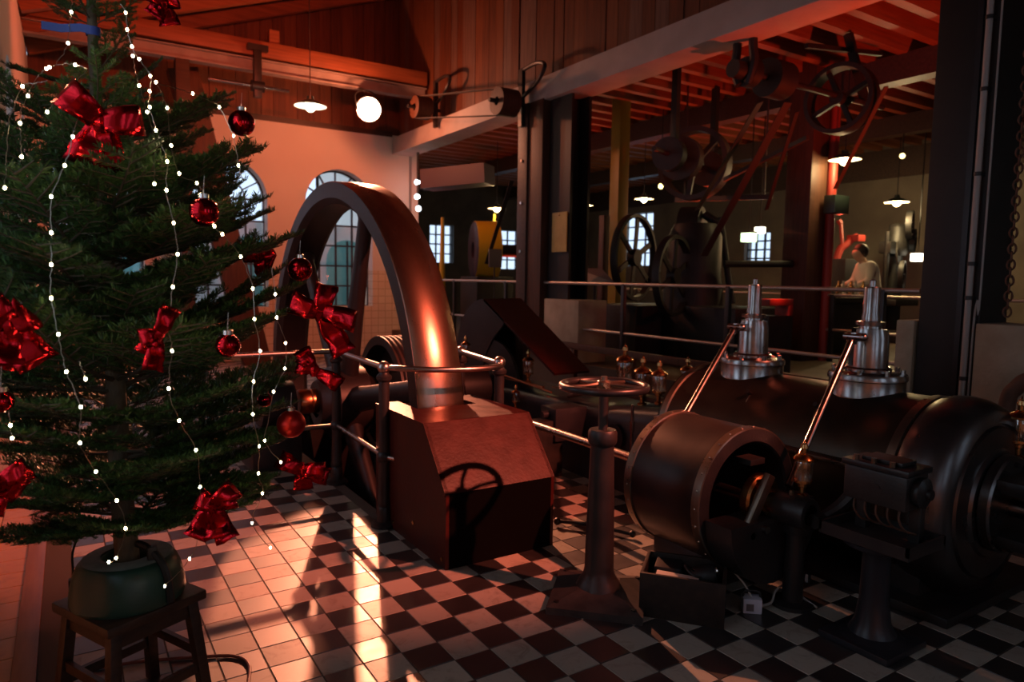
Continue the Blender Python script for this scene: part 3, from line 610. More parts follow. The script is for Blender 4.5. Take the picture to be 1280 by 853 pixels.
# ---- big cylinder
CX, CZ = 2.75, .515
bc = thing('steam_cylinder', (CX, -.2, 0), 'large horizontal steam cylinder in dark sheet jacket with domed near end', 'cylinder')
MB().lathe([(.49, -1.0), (.49, .66)], (CX, 0, CZ), (0, 1, 0), 72).build('jacket', 'jacket_big', bc)
MB().lathe([(0, .66), (.44, .66), (.485, .655), (.49, .64)], (CX, 0, CZ), (0, 1, 0), 72).build('end_plate', 'black_iron', bc)
for y in (-.98, -1.05, .585): MB().lathe([(.488, 0), (.502, .006), (.502, .05), (.488, .056)], (CX, y, CZ), (0, 1, 0), 72).build('band', 'band_steel', bc)
MB().lathe([(.50, -.99), (.515, -1.03), (.52, -1.09), (.512, -1.15), (.49, -1.20), (.45, -1.235), (.405, -1.245), (.40, -1.232), (.39, -1.232), (.38, -1.25), (.28, -1.255), (.27, -1.27), (.0, -1.27)], (CX, 0, CZ), (0, 1, 0), 72).build('domed_cover', 'cap_steel', bc, ang=45)
MB().lathe([(.0, 0), (.235, 0), (.245, .01), (.245, .05), (.23, .06), (.0, .06)], (CX, -1.33, CZ+.01), (0, 1, 0), 48).build('cover_flange', 'cap_steel', bc)
for k in range(12): a = 2*PI*k/12; MB().cyl((CX+.215*math.cos(a), -1.35, CZ+.215*math.sin(a)), (CX+.215*math.cos(a), -1.325, CZ+.215*math.sin(a)), .014, n=6).build('flange_bolt', 'black_iron', bc)
# tail rod guide: two arms to a ring
g = MB(); g.box((CX-.19, -2.05, CZ+.10), (CX+.19, -1.32, CZ+.17), .02).box((CX-.19, -2.05, CZ-.16), (CX+.19, -1.32, CZ-.10), .02).lathe([(.10, 0), (.20, 0), (.21, .02), (.21, .10), (.20, .12), (.10, .12)], (CX, -2.1, CZ), (0, 1, 0), 32)
g.build('tail_guide', 'black_iron', bc); MB().cyl((CX, -2.3, CZ), (CX, -1.3, CZ), .045, n=20).build('tail_rod', 'polished_steel', bc)
for y0, y1 in ((-1.1, -.80), (.25, .55)): MB().box((CX-.36, y0, 0), (CX+.36, y1, .28), .02).build('foot', 'black_iron', bc)
MB().box((CX-.50, -1.3, 0), (CX+.55, .66, .05), .01).build('base_plate', 'black_iron', bc)
MB().box((CX-.54, -.95, .66), (CX-.32, .62, .68), .004).build('ledge', 'band_steel', bc)
oiler((CX+.2, -1.26, .72), 1.1, bc)
for y, x in ((.02, 2.43), (-.47, 2.40)): MB().tube(smooth_path([(x+.03, y, .90), (x-.02, y-.01, .86), (x-.1, y-.02, .72), (x-.13, y-.03, .62)], 5), .008, 8).cyl((x+.05, y, .89), (x-.01, y, .925), .014, n=8).build('drain_pipe', 'jacket', bc)
def valve(y, label):
    v = thing('valve_chest', (CX, y, .9), label, 'valve')
    MB().lathe([(0, -.06), (.215, -.06), (.215, .02), (.208, .03), (.203, .04), (.203, .125), (.212, .13), (.212, .15), (.205, .165), (.17, .172), (.165, .175), (0, .175)], (CX, y, .93), n=48).build('base', 'valve_steel', v)
    for k in range(8):
        a = 2*PI*k/8+.3; MB().cyl((CX+.185*math.cos(a), y+.185*math.sin(a), 1.095), (CX+.185*math.cos(a), y+.185*math.sin(a), 1.125), .013, n=6).build('nut', 'valve_steel', v)
    z0 = 1.10
    MB().lathe([(0, 0), (.125, 0), (.125, .02), (.112, .03), (.112, .035), (0, .035)], (CX, y, z0), n=36).build('bonnet_foot', 'valve_steel', v)
    b = MB()
    for s_ in (-1, 1):                                     # yoke: two curved cheeks with an open window between
        b.lathe([(.066, .03), (.108, .03), (.106, .20), (.096, .25), (.06, .25), (.066, .03)], (CX, y, z0), (0, 0, 1), 14, (0 if s_ > 0 else PI)-1.05, (0 if s_ > 0 else PI)+1.05)
    b.build('yoke', 'valve_steel', v, ang=40)
    MB().lathe([(0, 0), (.10, 0), (.088, .025), (.065, .045), (.058, .06), (.058, .075), (.078, .08), (.080, .10), (.050, .105), (.050, .125), (.044, .15), (.044, .29), (.040, .30), (.018, .30), (.018, .335), (.010, .34), (0, .345)], (CX, y, z0+.24-.05), n=32).build('spring_housing', 'valve_steel', v)
    MB().cyl((CX, y, z0), (CX, y, z0+.26), .022, n=14).build('spindle', 'black_iron', v)
    MB().beam((CX-.05, y-.01, z0+.20), (CX-.26, y-.06, z0+.215), .03, .05, bev=.006).cyl((CX-.25, y-.10, z0+.215), (CX-.25, y+.0, z0+.215), .018, n=12).sph((CX-.25, y-.11, z0+.215), .022, 12, 8).build('rocker_lever', 'valve_steel', v)
    return v
valve(.255, 'polished steel valve chest near the engine bed on the big cylinder')
valve(-.555, 'polished steel valve chest nearest the domed cylinder end')
def pushrod(a, b_, label):
    p = thing('push_rod', b_, label, 'rod'); a, b_ = Vector(a), Vector(b_); d = (a-b_).normalized()
    MB().cyl(b_, a-d*.06, .019, n=14).build('rod', 'polished_steel', p)
    MB().cyl(a-d*.08, a-d*.03, .02, n=12).beam(a-d*.035+Vector((0, .022, 0)), a+d*.02+Vector((0, .022, 0)), .01, .03).beam(a-d*.035-Vector((0, .022, 0)), a+d*.02-Vector((0, .022, 0)), .01, .03).build('fork', 'valve_steel', p)
pushrod((2.50, .20, 1.31), (1.86, .02, .80), 'polished push rod rising from behind the drum to the far valve')
pushrod((2.50, -.605, 1.31), (1.83, -.72, .60), 'polished push rod rising past the small oil cup to the near valve')

# ---- jacketed drum in front
DX, DZ = 1.75, .50
dr = thing('jacketed_drum', (DX, -.27, 0), 'dark sheet-clad drum with riveted bands, open at its near end', 'drum')
MB().lathe([(0, .0), (.33, .0), (.362, -.006), (.362, -.53)], (DX, 0, DZ), (0, 1, 0), 64).build('jacket', 'jacket', dr)
for y in (-.065, -.55): MB().lathe([(.361, 0), (.370, .003), (.370, .05), (.361, .053)], (DX, y, DZ), (0, 1, 0), 64).build('band', 'band_steel', dr)
MB().lathe([(.362, -.53), (.362, -.55), (.30, -.555), (.29, -.545), (.29, -.10), (0, -.10)], (DX, 0, DZ), (0, 1, 0), 64).build('inner_shell', 'black_iron', dr)
b = MB()
for y in (-.04, -.525):
    for k in range(26): a = 2*PI*k/26; b.sph((DX+.369*math.cos(a), y, DZ+.369*math.sin(a)), .006, 8, 4)
b.build('rivets', 'band_steel', dr)
MB().box((DX-.2, -.45, 0), (DX+.2, -.08, .2), .02).build('foot', 'black_iron', dr)
b = MB(); b.prism([(.33*math.cos(PI+PI*i/16), .33*math.sin(PI+PI*i/16)) for i in range(17)], (DX, -.72, DZ-.05), (1, 0, 0), (0, 0, 1), (0, .16, 0)); b.build('drip_tray', 'black_iron', dr, ang=30)
# ---- lay shaft and valve gear
vg = thing('valve_gear', (DX, -.7, 0), 'dark valve gear with lay shaft, eccentric, levers and oil cup beside the drum', 'valve gear')
MB().cyl((DX+.06, 2.4, .50), (DX+.02, -.78, .50), .028, n=18).build('lay_shaft', 'rail_steel', vg)
MB().lathe([(0, 0), (.115, 0), (.125, .012), (.125, .05), (.115, .062), (0, .062)], (DX-.02, -.66, DZ+.03), (0, 1, 0), 36).lathe([(.05, 0), (.07, .0), (.06, .05), (0, .05)], (DX-.02, -.70, DZ+.03), (0, 1, 0), 24).build('eccentric', 'brass', vg)
MB().beam((DX-.17, -.68, DZ-.09), (DX-.04, -.70, DZ+.17), .05, .035, (0, 1, 0), .006).build('lever_plate', 'band_steel', vg)
MB().cyl((DX-.17, -.72, DZ-.11), (DX-.17, -.66, DZ-.11), .018, n=10).cyl((DX-.09, -.74, DZ-.09), (DX-.09, -.68, DZ-.09), .02, n=12).build('lever_bolt', 'valve_steel', vg)
MB().cyl((DX+.10, -.76, 0), (DX+.10, -.76, .50), .05, .042, 18).lathe([(0, 0), (.10, 0), (.10, .02), (.05, .03)], (DX+.10, -.76, 0), n=20).lathe([(.05, -.10), (.075, -.10), (.08, -.09), (.08, .09), (.075, .10), (0, .10)], (DX+.05, -.77, .50), (0, 1, 0), 24).lathe([(0, -.10), (.055, -.10), (.062, -.08), (.062, .08), (.05, .10), (0, .10)], (DX+.10, -.76, .47), (0, 0, 1), 20).box((DX+.03, -.83, .55), (DX+.13, -.71, .572), .006).build('bearing_stand', 'black_iron', vg)
for dx_ in (-.045, .045): MB().cyl((DX+.08+dx_, -.77, .57), (DX+.08+dx_, -.77, .60), .012, n=6).build('cap_nut', 'band_steel', vg)
MB().cyl((DX+.06, -.88, .47), (DX+.18, -.88, .47), .035, n=16).cyl((DX+.18, -.88, .47), (DX+.24, -.88, .47), .022, n=10).build('pivot_bolt', 'black_iron', vg)
MB().cyl((DX+.08, -.85, .16), (DX+.08, -.85, .20), .016, n=8).build('foot_bolt', 'valve_steel', vg)
oiler((DX+.09, -.79, .565), .95, vg)
arm = smooth_path([(DX+.13, -.88, .48), (DX+.20, -.92, .53), (DX+.24, -.96, .60), (DX+.27, -1.0, .70), (DX+.28, -1.02, .76)], 4)
MB().tube(arm, .03, 10, rad=[.026+.010*math.sin(i/len(arm)*PI) for i in range(len(arm))]).cyl((DX+.24, -1.02, .76), (DX+.33, -1.02, .76), .032, n=14).cyl((DX+.22, -.985, .655), (DX+.29, -.985, .655), .03, n=14).build('rocker_arm', 'black_iron', vg)
MB().box((DX-.06, -.60, DZ+.19), (DX+.05, -.50, DZ+.22), .004).build('top_clip', 'black_iron', vg)

# ---- lubricator pump on its stand
lp = thing('lubricator_pump', (1.85, -1.17, 0), 'black box-shaped lubricator pump on a pillar stand with drip tray', 'pump')
MB().lathe([(.14, .03), (.10, .05), (.075, .10), (.062, .2), (.058, .40), (.07, .43), (.14, .45), (.145, .47), (0, .47)], (1.85, -1.17, 0), n=32).box((1.69, -1.33, 0), (2.01, -1.01, .032), .006).build('pillar', 'bed_paint', lp)
MB().box((1.70, -1.38, .475), (2.0, -.98, .49)).box((1.70, -1.38, .49), (1.712, -.98, .53)).box((1.988, -1.38, .49), (2.0, -.98, .53)).box((1.70, -1.38, .49), (2.0, -1.368, .53)).box((1.70, -.992, .49), (2.0, -.98, .53)).build('drip_tray', 'black_iron', lp, False)
MB().box((1.77, -1.32, .65), (1.95, -1.04, .80), .012).build('body', 'black_iron', lp)
MB().box((1.76, -1.33, .80), (1.96, -1.03, .83), .01).box((1.80, -1.28, .83), (1.92, -1.10, .85), .006).build('lid', 'black_paint', lp)
for y in (-1.30, -1.06): MB().box((1.89, y-.025, .49), (1.93, y+.025, .66), .006).build('leg', 'black_iron', lp)
MB().lathe([(0, 0), (.06, 0), (.065, .01), (.065, .03), (.045, .04), (.022, .045), (.022, .06), (0, .06)], (1.86, -1.32, .73), (0, -1, 0), 24).build('drive_wheel', 'black_paint', lp)
for k in range(5): y = -1.08-.05*k; MB().tube(smooth_path([(1.81, y, .66), (1.79, y-.005, .61), (1.82, y-.02, .56), (1.90, y-.03, .53)], 5), .005, 6).build('oil_tube', 'rust', lp)
for k in range(3): MB().cyl((1.78, -1.09-.08*k, .83), (1.78, -1.09-.08*k, .852), .012, n=8).build('filler_nut', 'band_steel', lp)
MB().prism([(.03*math.cos(PI*i/10), .022*math.sin(PI*i/10)) for i in range(11)], (1.767, -1.18, .725), (0, 1, 0), (0, 0, 1), (.006, 0, 0)).build('maker_badge', 'black_paint', lp)

# ---- handwheel on pedestal
hx, hy = 1.055, -.21
hw = thing('handwheel_pedestal', (hx, hy, 0), 'spoked handwheel on a slim dark iron pedestal with square foot', 'handwheel')
Mz = Matrix.Translation((hx, hy, 0)) @ Matrix.Rotation(math.radians(-45), 4, 'Z')
b = MB(); q = .23; b.add([Mz @ Vector(p) for p in ((-q, -q, 0), (q, -q, 0), (q, q, 0), (-q, q, 0), (-q, -q, .035), (q, -q, .035), (q, q, .035), (-q, q, .035), (-.10, -.10, .075), (.10, -.10, .075), (.10, .10, .075), (-.10, .10, .075))],
    [(3, 2, 1, 0), (0, 1, 5, 4), (1, 2, 6, 5), (2, 3, 7, 6), (3, 0, 4, 7), (4, 5, 9, 8), (5, 6, 10, 9), (6, 7, 11, 10), (7, 4, 8, 11), (8, 9, 10, 11)])
b.build('foot_plate', 'foot_dust', hw, ang=10)
for sx in (-1, 1):
    for sy in (-1, 1): MB().cyl(Mz @ Vector((sx*.185, sy*.185, .035)), Mz @ Vector((sx*.185, sy*.185, .052)), .014, n=6).build('bolt', 'black_paint', hw)
MB().lathe([(.115, .07), (.10, .10), (.080, .13), (.074, .16), (.068, .45), (.058, .78), (.058, .79), (.068, .80), (.072, .815), (.072, .855), (.064, .87), (0, .87)], (hx, hy, 0), n=32).build('pillar', 'black_iron', hw)
MB().cyl((hx, hy, .85), (hx, hy, 1.10), .023, n=16).build('spindle', 'black_iron', hw)
wz = 1.085
rim = MB().torus((hx, hy, wz), (0, 0, 1), .205, .019, 56, 12).build('wheel_rim', 'black_paint', hw)
for k in range(5):
    a = .3+2*PI*k/5; d = Vector((math.cos(a), math.sin(a), 0)); t = Vector((-d.y, d.x, 0)); c0 = Vector((hx, hy, wz))
    MB().tube([c0+d*.03+Vector((0, 0, .012)), c0+d*.10+t*.012+Vector((0, 0, .006)), c0+d*.20], .011, 8, rad=[.014, .010, .011]).build('spoke', 'band_steel', hw)
MB().lathe([(0, -.025), (.036, -.025), (.036, .022), (.028, .03), (.016, .03), (.016, .05), (0, .05)], (hx, hy, wz), n=20).build('hub', 'band_steel', hw)
tag(MB().tube(smooth_path([(1.48, .72, .035), (1.60, .58, .04), (1.70, .44, .03), (1.76, .31, .03)], 6), .013, 8).sph((1.48, .72, .035), .024, 12, 8).sph((1.76, .31, .03), .022, 12, 8).build('iron_lever', 'black_iron'), 'thin iron lever with knobbed ends lying on the tiles', 'lever')

# ---- crate, adapter, cables on the floor
Fc, Lc = Vector((1.352, -.758, 0)), Vector((1.105, -.451, 0)); u = (Fc-Lc); W_ = u.length; u.normalize(); v = Vector((-u.y, u.x, 0))
Mc = Matrix(((u.x, v.x, 0, Lc.x), (u.y, v.y, 0, Lc.y), (0, 0, 1, 0), (0, 0, 0, 1)))
cr = thing('wooden_crate', Lc+u*W_/2+v*.15, 'open dark wooden crate with oddments in front of the drum', 'crate')
D_ = .30; H_ = .215
for a, b_ in (((0, 0, 0), (W_, .016, H_)), ((0, D_-.016, 0), (W_, D_, H_)), ((0, .016, 0), (.016, D_-.016, H_)), ((W_-.016, .016, 0), (W_, D_-.016, H_))): MB().box(a, b_, .002, Mc).build('side_board', 'crate_wood', cr)
MB().box((.016, .016, .0), (W_-.016, D_-.016, .015), 0, Mc).build('bottom_board', 'crate_wood', cr)
tag(MB().box((.06, .03, .10), (.26, .12, .195), .004, Mc @ Matrix.Rotation(.04, 4, 'Y')).build('pale_pack', 'paper'), 'flat pale pack lying in the dark crate', 'pack')
e = thing('small_motor', Mc @ Vector((.27, .19, .02)), 'small black motor with shiny cap lying in the crate', 'motor')
MB().lathe([(0, 0), (.055, 0), (.06, .01), (.06, .10), (.05, .12), (0, .12)], Mc @ Vector((.24, .20, .13)), u*.9+Vector((0, 0, .35)), 20).build('body', 'rubber_black', e)
MB().cyl(Mc @ Vector((.335, .20, .185)), Mc @ Vector((.355, .20, .195)), .022, n=14).build('cap', 'silver', e)
MB().tube([Mc @ Vector(p) for p in smooth_path([(.24, .15, .2), (.2, .1, .24), (.24, .05, .22), (.28, .08, .20)], 6)], .005, 6).build('lead', 'rubber_black', e)
MB().box((.05, .14, .02), (.18, .27, .2), .01, Mc).build('box', 'rubber_black', e)
ad = thing('power_adapter', (1.62, -.69, 0), 'small white plug-in adapter block standing on the tiles', 'adapter')
Ma = Matrix.Translation((1.615, -.70, 0)) @ Matrix.Rotation(math.radians(-40), 4, 'Z')
MB().box((-.045, -.035, 0), (.045, .035, .075), .008, Ma).build('body', 'white_plastic', ad)
MB().tube([Ma @ Vector(p) for p in smooth_path([(-.042, 0, .07), (-.03, 0, .10), (.03, 0, .10), (.042, 0, .07)], 5)], .006, 6).build('handle', 'rubber_black', ad)
MB().box((-.03, -.0365, .015), (.005, -.0345, .05), 0, Ma).build('print_label', 'board_grey', ad, False)
tag(MB().tube(smooth_path([Ma @ Vector((0, 0, .07)), (1.60, -.66, .13), (1.56, -.60, .20), (1.54, -.55, .24), (1.56, -.52, .24), (1.59, -.55, .21), (1.58, -.6, .18)], 6), .005, 6).build('white_cable', 'cable_white'), 'pale cable looping up from the white adapter', 'cable')
tag(MB().tube(smooth_path([Ma @ Vector((.04, .02, .02)), (1.74, -.72, .02), (1.80, -.70, .06), (1.86, -.72, .08), (1.90, -.80, .03), (1.91, -.86, .01)], 6), .006, 6).build('grey_cable', 'pipe_grey'), 'thin grey cable trailing from adapter below the valve gear', 'cable')

# ================================================================== OVERHEAD GEAR AND LAMPS
def pendant(p, d, glow, label, top, energy=0, color=(1, .72, .35), bulb=True):
    p = Vector(p); t = thing('pendant_lamp', p, label, 'lamp'); r = d/2
    MB().lathe([(r, 0), (r*.99, .006), (r*.55, r*.28), (r*.22, r*.40), (r*.20, r*.62), (0, r*.62)], p, n=32).build('shade', 'enamel_green', t, ang=50)
    MB().lathe([(r*.985, -.001), (r*.53, r*.25), (r*.2, r*.36), (0, r*.36)], p, n=32).build('shade_lining', 'enamel_white', t, ang=50)
    MB().sph(p+Vector((0, 0, r*.06)), r*.34, 16, 10, (1, 1, 1.25)).build('bulb', glow, t)
    MB().cyl(p+Vector((0, 0, r*.6)), Vector((p.x, p.y, top)), .008, n=6).build('flex', 'rubber_black', t)
    if energy: light('pendant_light', 'POINT', p-Vector((0, 0, r*.55)), energy, color, r*.3)
pendant(at(388, 133, 10.0), .46, 'pendant_glow', 'shallow enamel pendant lamp hanging in front of the roof joist', zr(at(388, 133, 10.0).x)-.01, 12, (1, .8, .55))
pendant(at(621, 261, 15.0), .40, 'hall_bulb', 'glowing pendant lamp above the yellow wheel', 4.76, 13)
pendant(at(732, 257, 15.5), .34, 'hall_bulb', 'glowing pendant lamp beside the iron column with the notice', 4.76, 13)
pendant(at(805, 249, 13.5), .38, 'hall_bulb', 'glowing pendant lamp above the twin wheels', 4.76, 13)
pendant(at(1056, 200, 9.4), .42, 'hall_bulb', 'glowing pendant lamp under the big overhead wheel', 4.76, 18)
pendant(at(1121, 253, 12.6), .42, 'hall_bulb', 'glowing pendant lamp above the drilling machine and person', 4.76, 85)
sl_ = thing('stage_spotlight', SPOT, 'blazing stage spotlight clamped below the roof joist', 'spotlight')
dz = (Vector((-.9, -2.2, 1.7))-SPOT).normalized()
MB().lathe([(0, -.34), (.16, -.34), (.19, -.28), (.205, -.02), (.215, 0), (.20, .0), (.19, -.03)], SPOT, dz, 28).build('housing', 'fixture_black', sl_)
MB().lathe([(0, .008), (.10, .003), (.195, -.014)], SPOT, dz, 28).build('lens', 'spot_lens', sl_)
MB().tube(smooth_path([SPOT+Vector((-.2, 0, -.02)), SPOT+Vector((-.2, .1, .25)), SPOT+Vector((0, .12, .34)), SPOT+Vector((.2, .1, .25)), SPOT+Vector((.2, 0, -.02))], 5), .014, 8).cyl(SPOT+Vector((0, .12, .33)), SPOT+Vector((0, .5, .47)), .02, n=10).build('bracket', 'fixture_black', sl_)
# belt drive along the planked wall
pA, pB = on(632, 128, 'x', 4.15), on(527, 135, 'x', 4.15)
for p, r, wd, lab in ((pA, .19, .30, 'reddish belt pulley on the timber post below the concrete beam'), (pB, .19, .28, 'dark belt pulley near the blazing spotlight')):
    t = thing('belt_pulley', p, lab, 'pulley')
    MB().lathe([(.06, -wd/2), (r, -wd/2), (r*1.02, 0), (r, wd/2), (.06, wd/2)], p, (1, 0, 0), 32).build('drum', 'wood_post', t, ang=50)
    MB().cyl(p-Vector((wd/2+.12, 0, 0)), p+Vector((.35, 0, 0)), .03, n=12).build('axle', 'black_iron', t)
    b = MB().beam(p+Vector((.27, 0, -.30)), p+Vector((.27, 0, .50)), .06, .09, (0, 1, 0))
    b.build('bracket', 'black_iron', t, False)
    MB().tube(smooth_path([p+Vector((.27, 0, .1)), p+Vector((.25, -.3, .18)), p+Vector((.22, -.55, .28)), p+Vector((.24, -.6, .42)), p+Vector((.27, -.35, .5)), p+Vector((.27, 0, .48))], 5), .028, 8).build('belt_fork', 'black_iron', t)
for s_, lab in ((.185, 'upper run of the thin flat belt below the planked wall'), (-.185, 'lower run of the thin flat belt below the planked wall')):
    tag(MB().beam(pA+Vector((-.05, 0, s_)), pB+Vector((-.05, 0, s_)), .09, .008).build('flat_belt', 'belt', None, False), lab, 'belt')
hg = thing('line_shaft', (2.1, 9.1, 4.7), 'thin steel line shaft in a dark hanger below the roof joist', 'shaft')
q = on(322, 108, 'y', 9.2)
MB().cyl(q-Vector((.75, 0, 0)), q+Vector((.5, 0, 0)), .028, n=12).build('shaft', 'polished_steel', hg)
MB().box(q+Vector((-.06, -.06, -.18)), q+Vector((.06, .06, .62)), .01).box(q+Vector((-.16, -.09, .55)), q+Vector((.16, .09, .64))).lathe([(0, -.1), (.09, -.1), (.09, .1), (0, .1)], q, (1, 0, 0), 16).build('hanger', 'black_iron', hg)
def spoked(p, ax, r, wd, par, m='black_iron', ns=5, rt=.06, name='rim'):
    p = Vector(p); ax = Vector(ax).normalized()
    MB().lathe([(r-rt, -wd/2), (r, -wd/2), (r*1.01, 0), (r, wd/2), (r-rt, wd/2), (r-rt, -wd/2)], p, ax, 40).build(name, m, par, ang=40)
    MB().lathe([(0, -wd*.6), (r*.2, -wd*.6), (r*.2, wd*.6), (0, wd*.6)], p, ax, 20).build('hub', m, par)
    x = ax.orthogonal().normalized(); y = ax.cross(x)
    for k in range(ns):
        a = 2*PI*k/ns+.35; d = x*math.cos(a)+y*math.sin(a)
        MB().beam(p+d*r*.15, p+d*(r-rt*.5), max(.03, r*.13), max(.02, wd*.25), ax).build('spoke', m, par, False)
ls = thing('overhead_shaft', at(970, 108, 7.6), 'overhead line shaft with pulleys and big spoked wheel under red rafters', 'shaft')
y0 = 2.15; z0 = at(970, 108, 7.6).z
MB().cyl((4.7, y0, z0+.03), (7.4, y0, z0+.03), .035, n=12).build('shaft', 'black_iron', ls)
big = on(1050, 136, 'y', y0); spoked((big.x, y0, z0), (1, .15, 0), .40, .20, ls, 'hall_machine', 4, .05)
for x, r, wd in ((on(968, 112, 'y', y0).x, .20, .28), (on(935, 105, 'y', y0).x, .15, .12), (4.75, .09, .2)): MB().lathe([(0, -wd/2), (r, -wd/2), (r, wd/2), (0, wd/2)], (x, y0, z0+.03), (1, 0, 0), 28).build('pulley', 'hall_machine', ls)
hxx = on(930, 90, 'y', y0).x
for s_ in (-1, 1): MB().tube(smooth_path([(hxx, y0+s_*.06, z0-.1), (hxx, y0+s_*.12, z0+.1), (hxx, y0+s_*.10, z0+.35), (hxx, y0+s_*.16, z0+.9)], 6), .045, 8).build('hanger_arm', 'hall_machine', ls)
MB().beam((6.6, y0, 4.5), (7.1, y0, z0-.1), .06, .09, (0, 1, 0)).beam((5.9, y0+.05, z0+.50), (7.3, y0, 4.4), .05, .05, (0, 1, 0)).build('stay', 'hall_machine', ls, False)
def belt(a, b_, wd, lab, m='belt'): tag(MB().beam(a, b_, wd, .012, (.3, 1, 0)).build('drive_belt', m, None, False), lab, 'belt')
belt(at(1108, 108, 7.6), at(1044, 236, 8.6), .06, 'pale drive belt slanting past the lamp under the overhead wheel')
belt(at(996, 140, 7.6), at(958, 262, 8.8), .06, 'drive belt slanting down beside the wooden pillar', 'belt_dark')
belt(at(985, 128, 7.6), at(880, 320, 9.2), .10, 'dark drive belt slanting from pulley to the twin-wheel engine', 'belt_dark')
belt(at(950, 128, 7.6), at(872, 262, 9.6), .09, 'reddish drive belt slanting towards the second overhead wheel', 'belt_dark')
ls2 = thing('overhead_shaft', at(880, 205, 10), 'second overhead shaft with reddish wheels further into the machine hall', 'shaft')
p = at(868, 205, 10); spoked(p, (1, .4, 0), .52, .22, ls2, 'hall_wheel', 5, .07)
for dx, r in ((-.9, .22), (-.5, .3), (.55, .26), (.9, .18)): MB().lathe([(0, -.08), (r, -.08), (r, .08), (0, .08)], p+Vector((1, .4, 0)).normalized()*dx, (1, .4, 0), 24).build('pulley', 'hall_wheel', ls2)
MB().cyl(p-Vector((1, .4, 0))*1.3, p+Vector((1, .4, 0))*1.3, .035, n=10).build('shaft', 'hall_wheel', ls2)
for dx in (-.7, .7): MB().beam(p+Vector((1, .4, 0))*dx, p+Vector((1, .4, 0))*dx+Vector((0, 0, 1.25)), .07, .1, (0, 1, 0)).build('hanger', 'hall_machine', ls2, False)
tag(MB().beam(at(905, 225, 9.6), at(1010, 172, 8.2), .05, .05).build('slanted_rod', 'hall_wheel', None, False), 'thin slanted rod below the overhead shafts lit red', 'rod')
t = thing('tie_rod', at(905, 248, 10.3), 'horizontal tie rod on two drop irons behind the overhead wheels', 'rod'); MB().beam(at(845, 250, 11.0), at(965, 246, 9.6), .05, .07).build('bar', 'hall_wheel', t, False)
for q in (at(855, 250, 10.9), at(955, 246, 9.7)): MB().cyl(q, (q.x, q.y, 4.76), .014, n=8).build('drop_iron', 'hall_wheel', t)

# ---- guard railing of the machine hall
hr = thing('hall_railing', (XP+.1, 3, FH), 'long steel guard railing along the edge of the raised hall floor', 'railing')
RX = XP+.06
for y in (.40, 2.0, 3.6, 6.3, 8.0, 9.8): MB().box((RX-.025, y-.025, FH), (RX+.025, y+.025, 1.56), .004).build('post', 'black_iron', hr)
for y0_, y1_ in ((.10, 5.27), (5.87, YB)):
    MB().cyl((RX, y0_, 1.555), (RX, y1_, 1.555), .020, n=12).build('hand_rail', 'rail_far', hr)
    MB().cyl((RX, max(y0_, .25), .955), (RX, 4.37 if y1_ < 6 else y1_, .955), .017, n=12).build('middle_rail', 'rail_far', hr)
hr2 = thing('hall_railing', (7.92, 3, FH), 'second guard railing further inside the machine hall', 'railing')
for y in (1.0, 3.0, 5.0, 7.0): MB().box((7.9, y-.03, FH), (7.95, y+.03, 1.45), .004).build('post', 'black_iron', hr2)
for z in (1.44, .95): MB().cyl((7.92, .2, z), (7.92, 8, z), .018, n=10).build('rail', 'rail_far', hr2)
kb = thing('kick_rail', (XP-.12, 2.5, .5), 'low brown timber rail with short posts below the steel railing', 'rail')
MB().box((XP-.16, .25, .70), (XP-.10, 5.2, .78), .005).build('bar', 'wood_post', kb)
for y in (.4, 1.8, 3.2, 4.3): MB().box((XP-.16, y-.03, 0), (XP-.10, y+.03, .72)).build('post', 'wood_post', kb, False)
ip = thing('info_panel', (4.75, 4.3, FH), 'slanted grey information panel on a stem behind the railing', 'panel')
q = [on(719, 335, 'x', 5.3), on(752, 336, 'x', 5.4), on(769, 354, 'x', 5.25), on(737, 353, 'x', 5.2)]
MB().add(q+[p-Vector((0, 0, .02)) for p in q], [(0, 1, 2, 3), (7, 6, 5, 4), (0, 4, 5, 1), (1, 5, 6, 2), (2, 6, 7, 3), (3, 7, 4, 0)]).build('plate', 'board_grey', ip, False)
c_ = (q[0]+q[1]+q[2]+q[3])/4; MB().cyl((c_.x, c_.y, FH), (c_.x, c_.y, c_.z-.01), .02, n=10).build('stem', 'black_iron', ip)

# ================================================================== MACHINE HALL
def G(p): return Vector((p[0], p[1], FH))
# yellow wheel machine
p = at(604, 313, 13.2); yw = thing('yellow_wheel_machine', G(p), 'machine with broad yellow wheel and dark purple face', 'machine')
ax = Vector((.75, -.66, 0)).normalized(); ax = Vector((1, -.35, 0)).normalized()
MB().lathe([(.50, .20), (.545, .18), (.55, -.25), (.50, -.27)], p, -ax, 44).build('wheel_rim', 'yellow_paint', yw, ang=50)
MB().lathe([(.16, .20), (.50, .21), (.54, .185), (.50, .10), (.16, .12), (.16, .2)], p, -ax, 44).build('wheel_face', 'purple_dark', yw)
MB().box((p.x-.3, p.y-.3, FH), (p.x+.5, p.y+.35, p.z-.5), .02).build('base', 'hall_machine', yw)
MB().cyl(p+ax*.0, p+ax*.7, .12, n=16).build('axle', 'hall_machine', yw)
for px_, top, bot, lab, wd in ((553, 272, 352, 'tall narrow yellow cone beside the back wall end', .085), (618, 268, 300, 'yellow cone rising behind the yellow wheel', .10)):
    d_ = 15.2 if px_ > 600 else 12.6; a = at(px_, top, d_); tag(MB().lathe([(0, 0), (wd*1.25, 0), (wd, .1), (.025, a.z-FH), (0, a.z-FH)], (a.x, a.y, FH), n=16).build('yellow_cone', 'yellow_paint'), lab, 'cone')
tag(MB().beam(at(533, 226, 13.5), at(612, 218, 13.0), .5, .36).build('ceiling_duct', 'lilac_duct', None, False), 'broad lilac-grey duct hanging below the hall ceiling', 'duct')
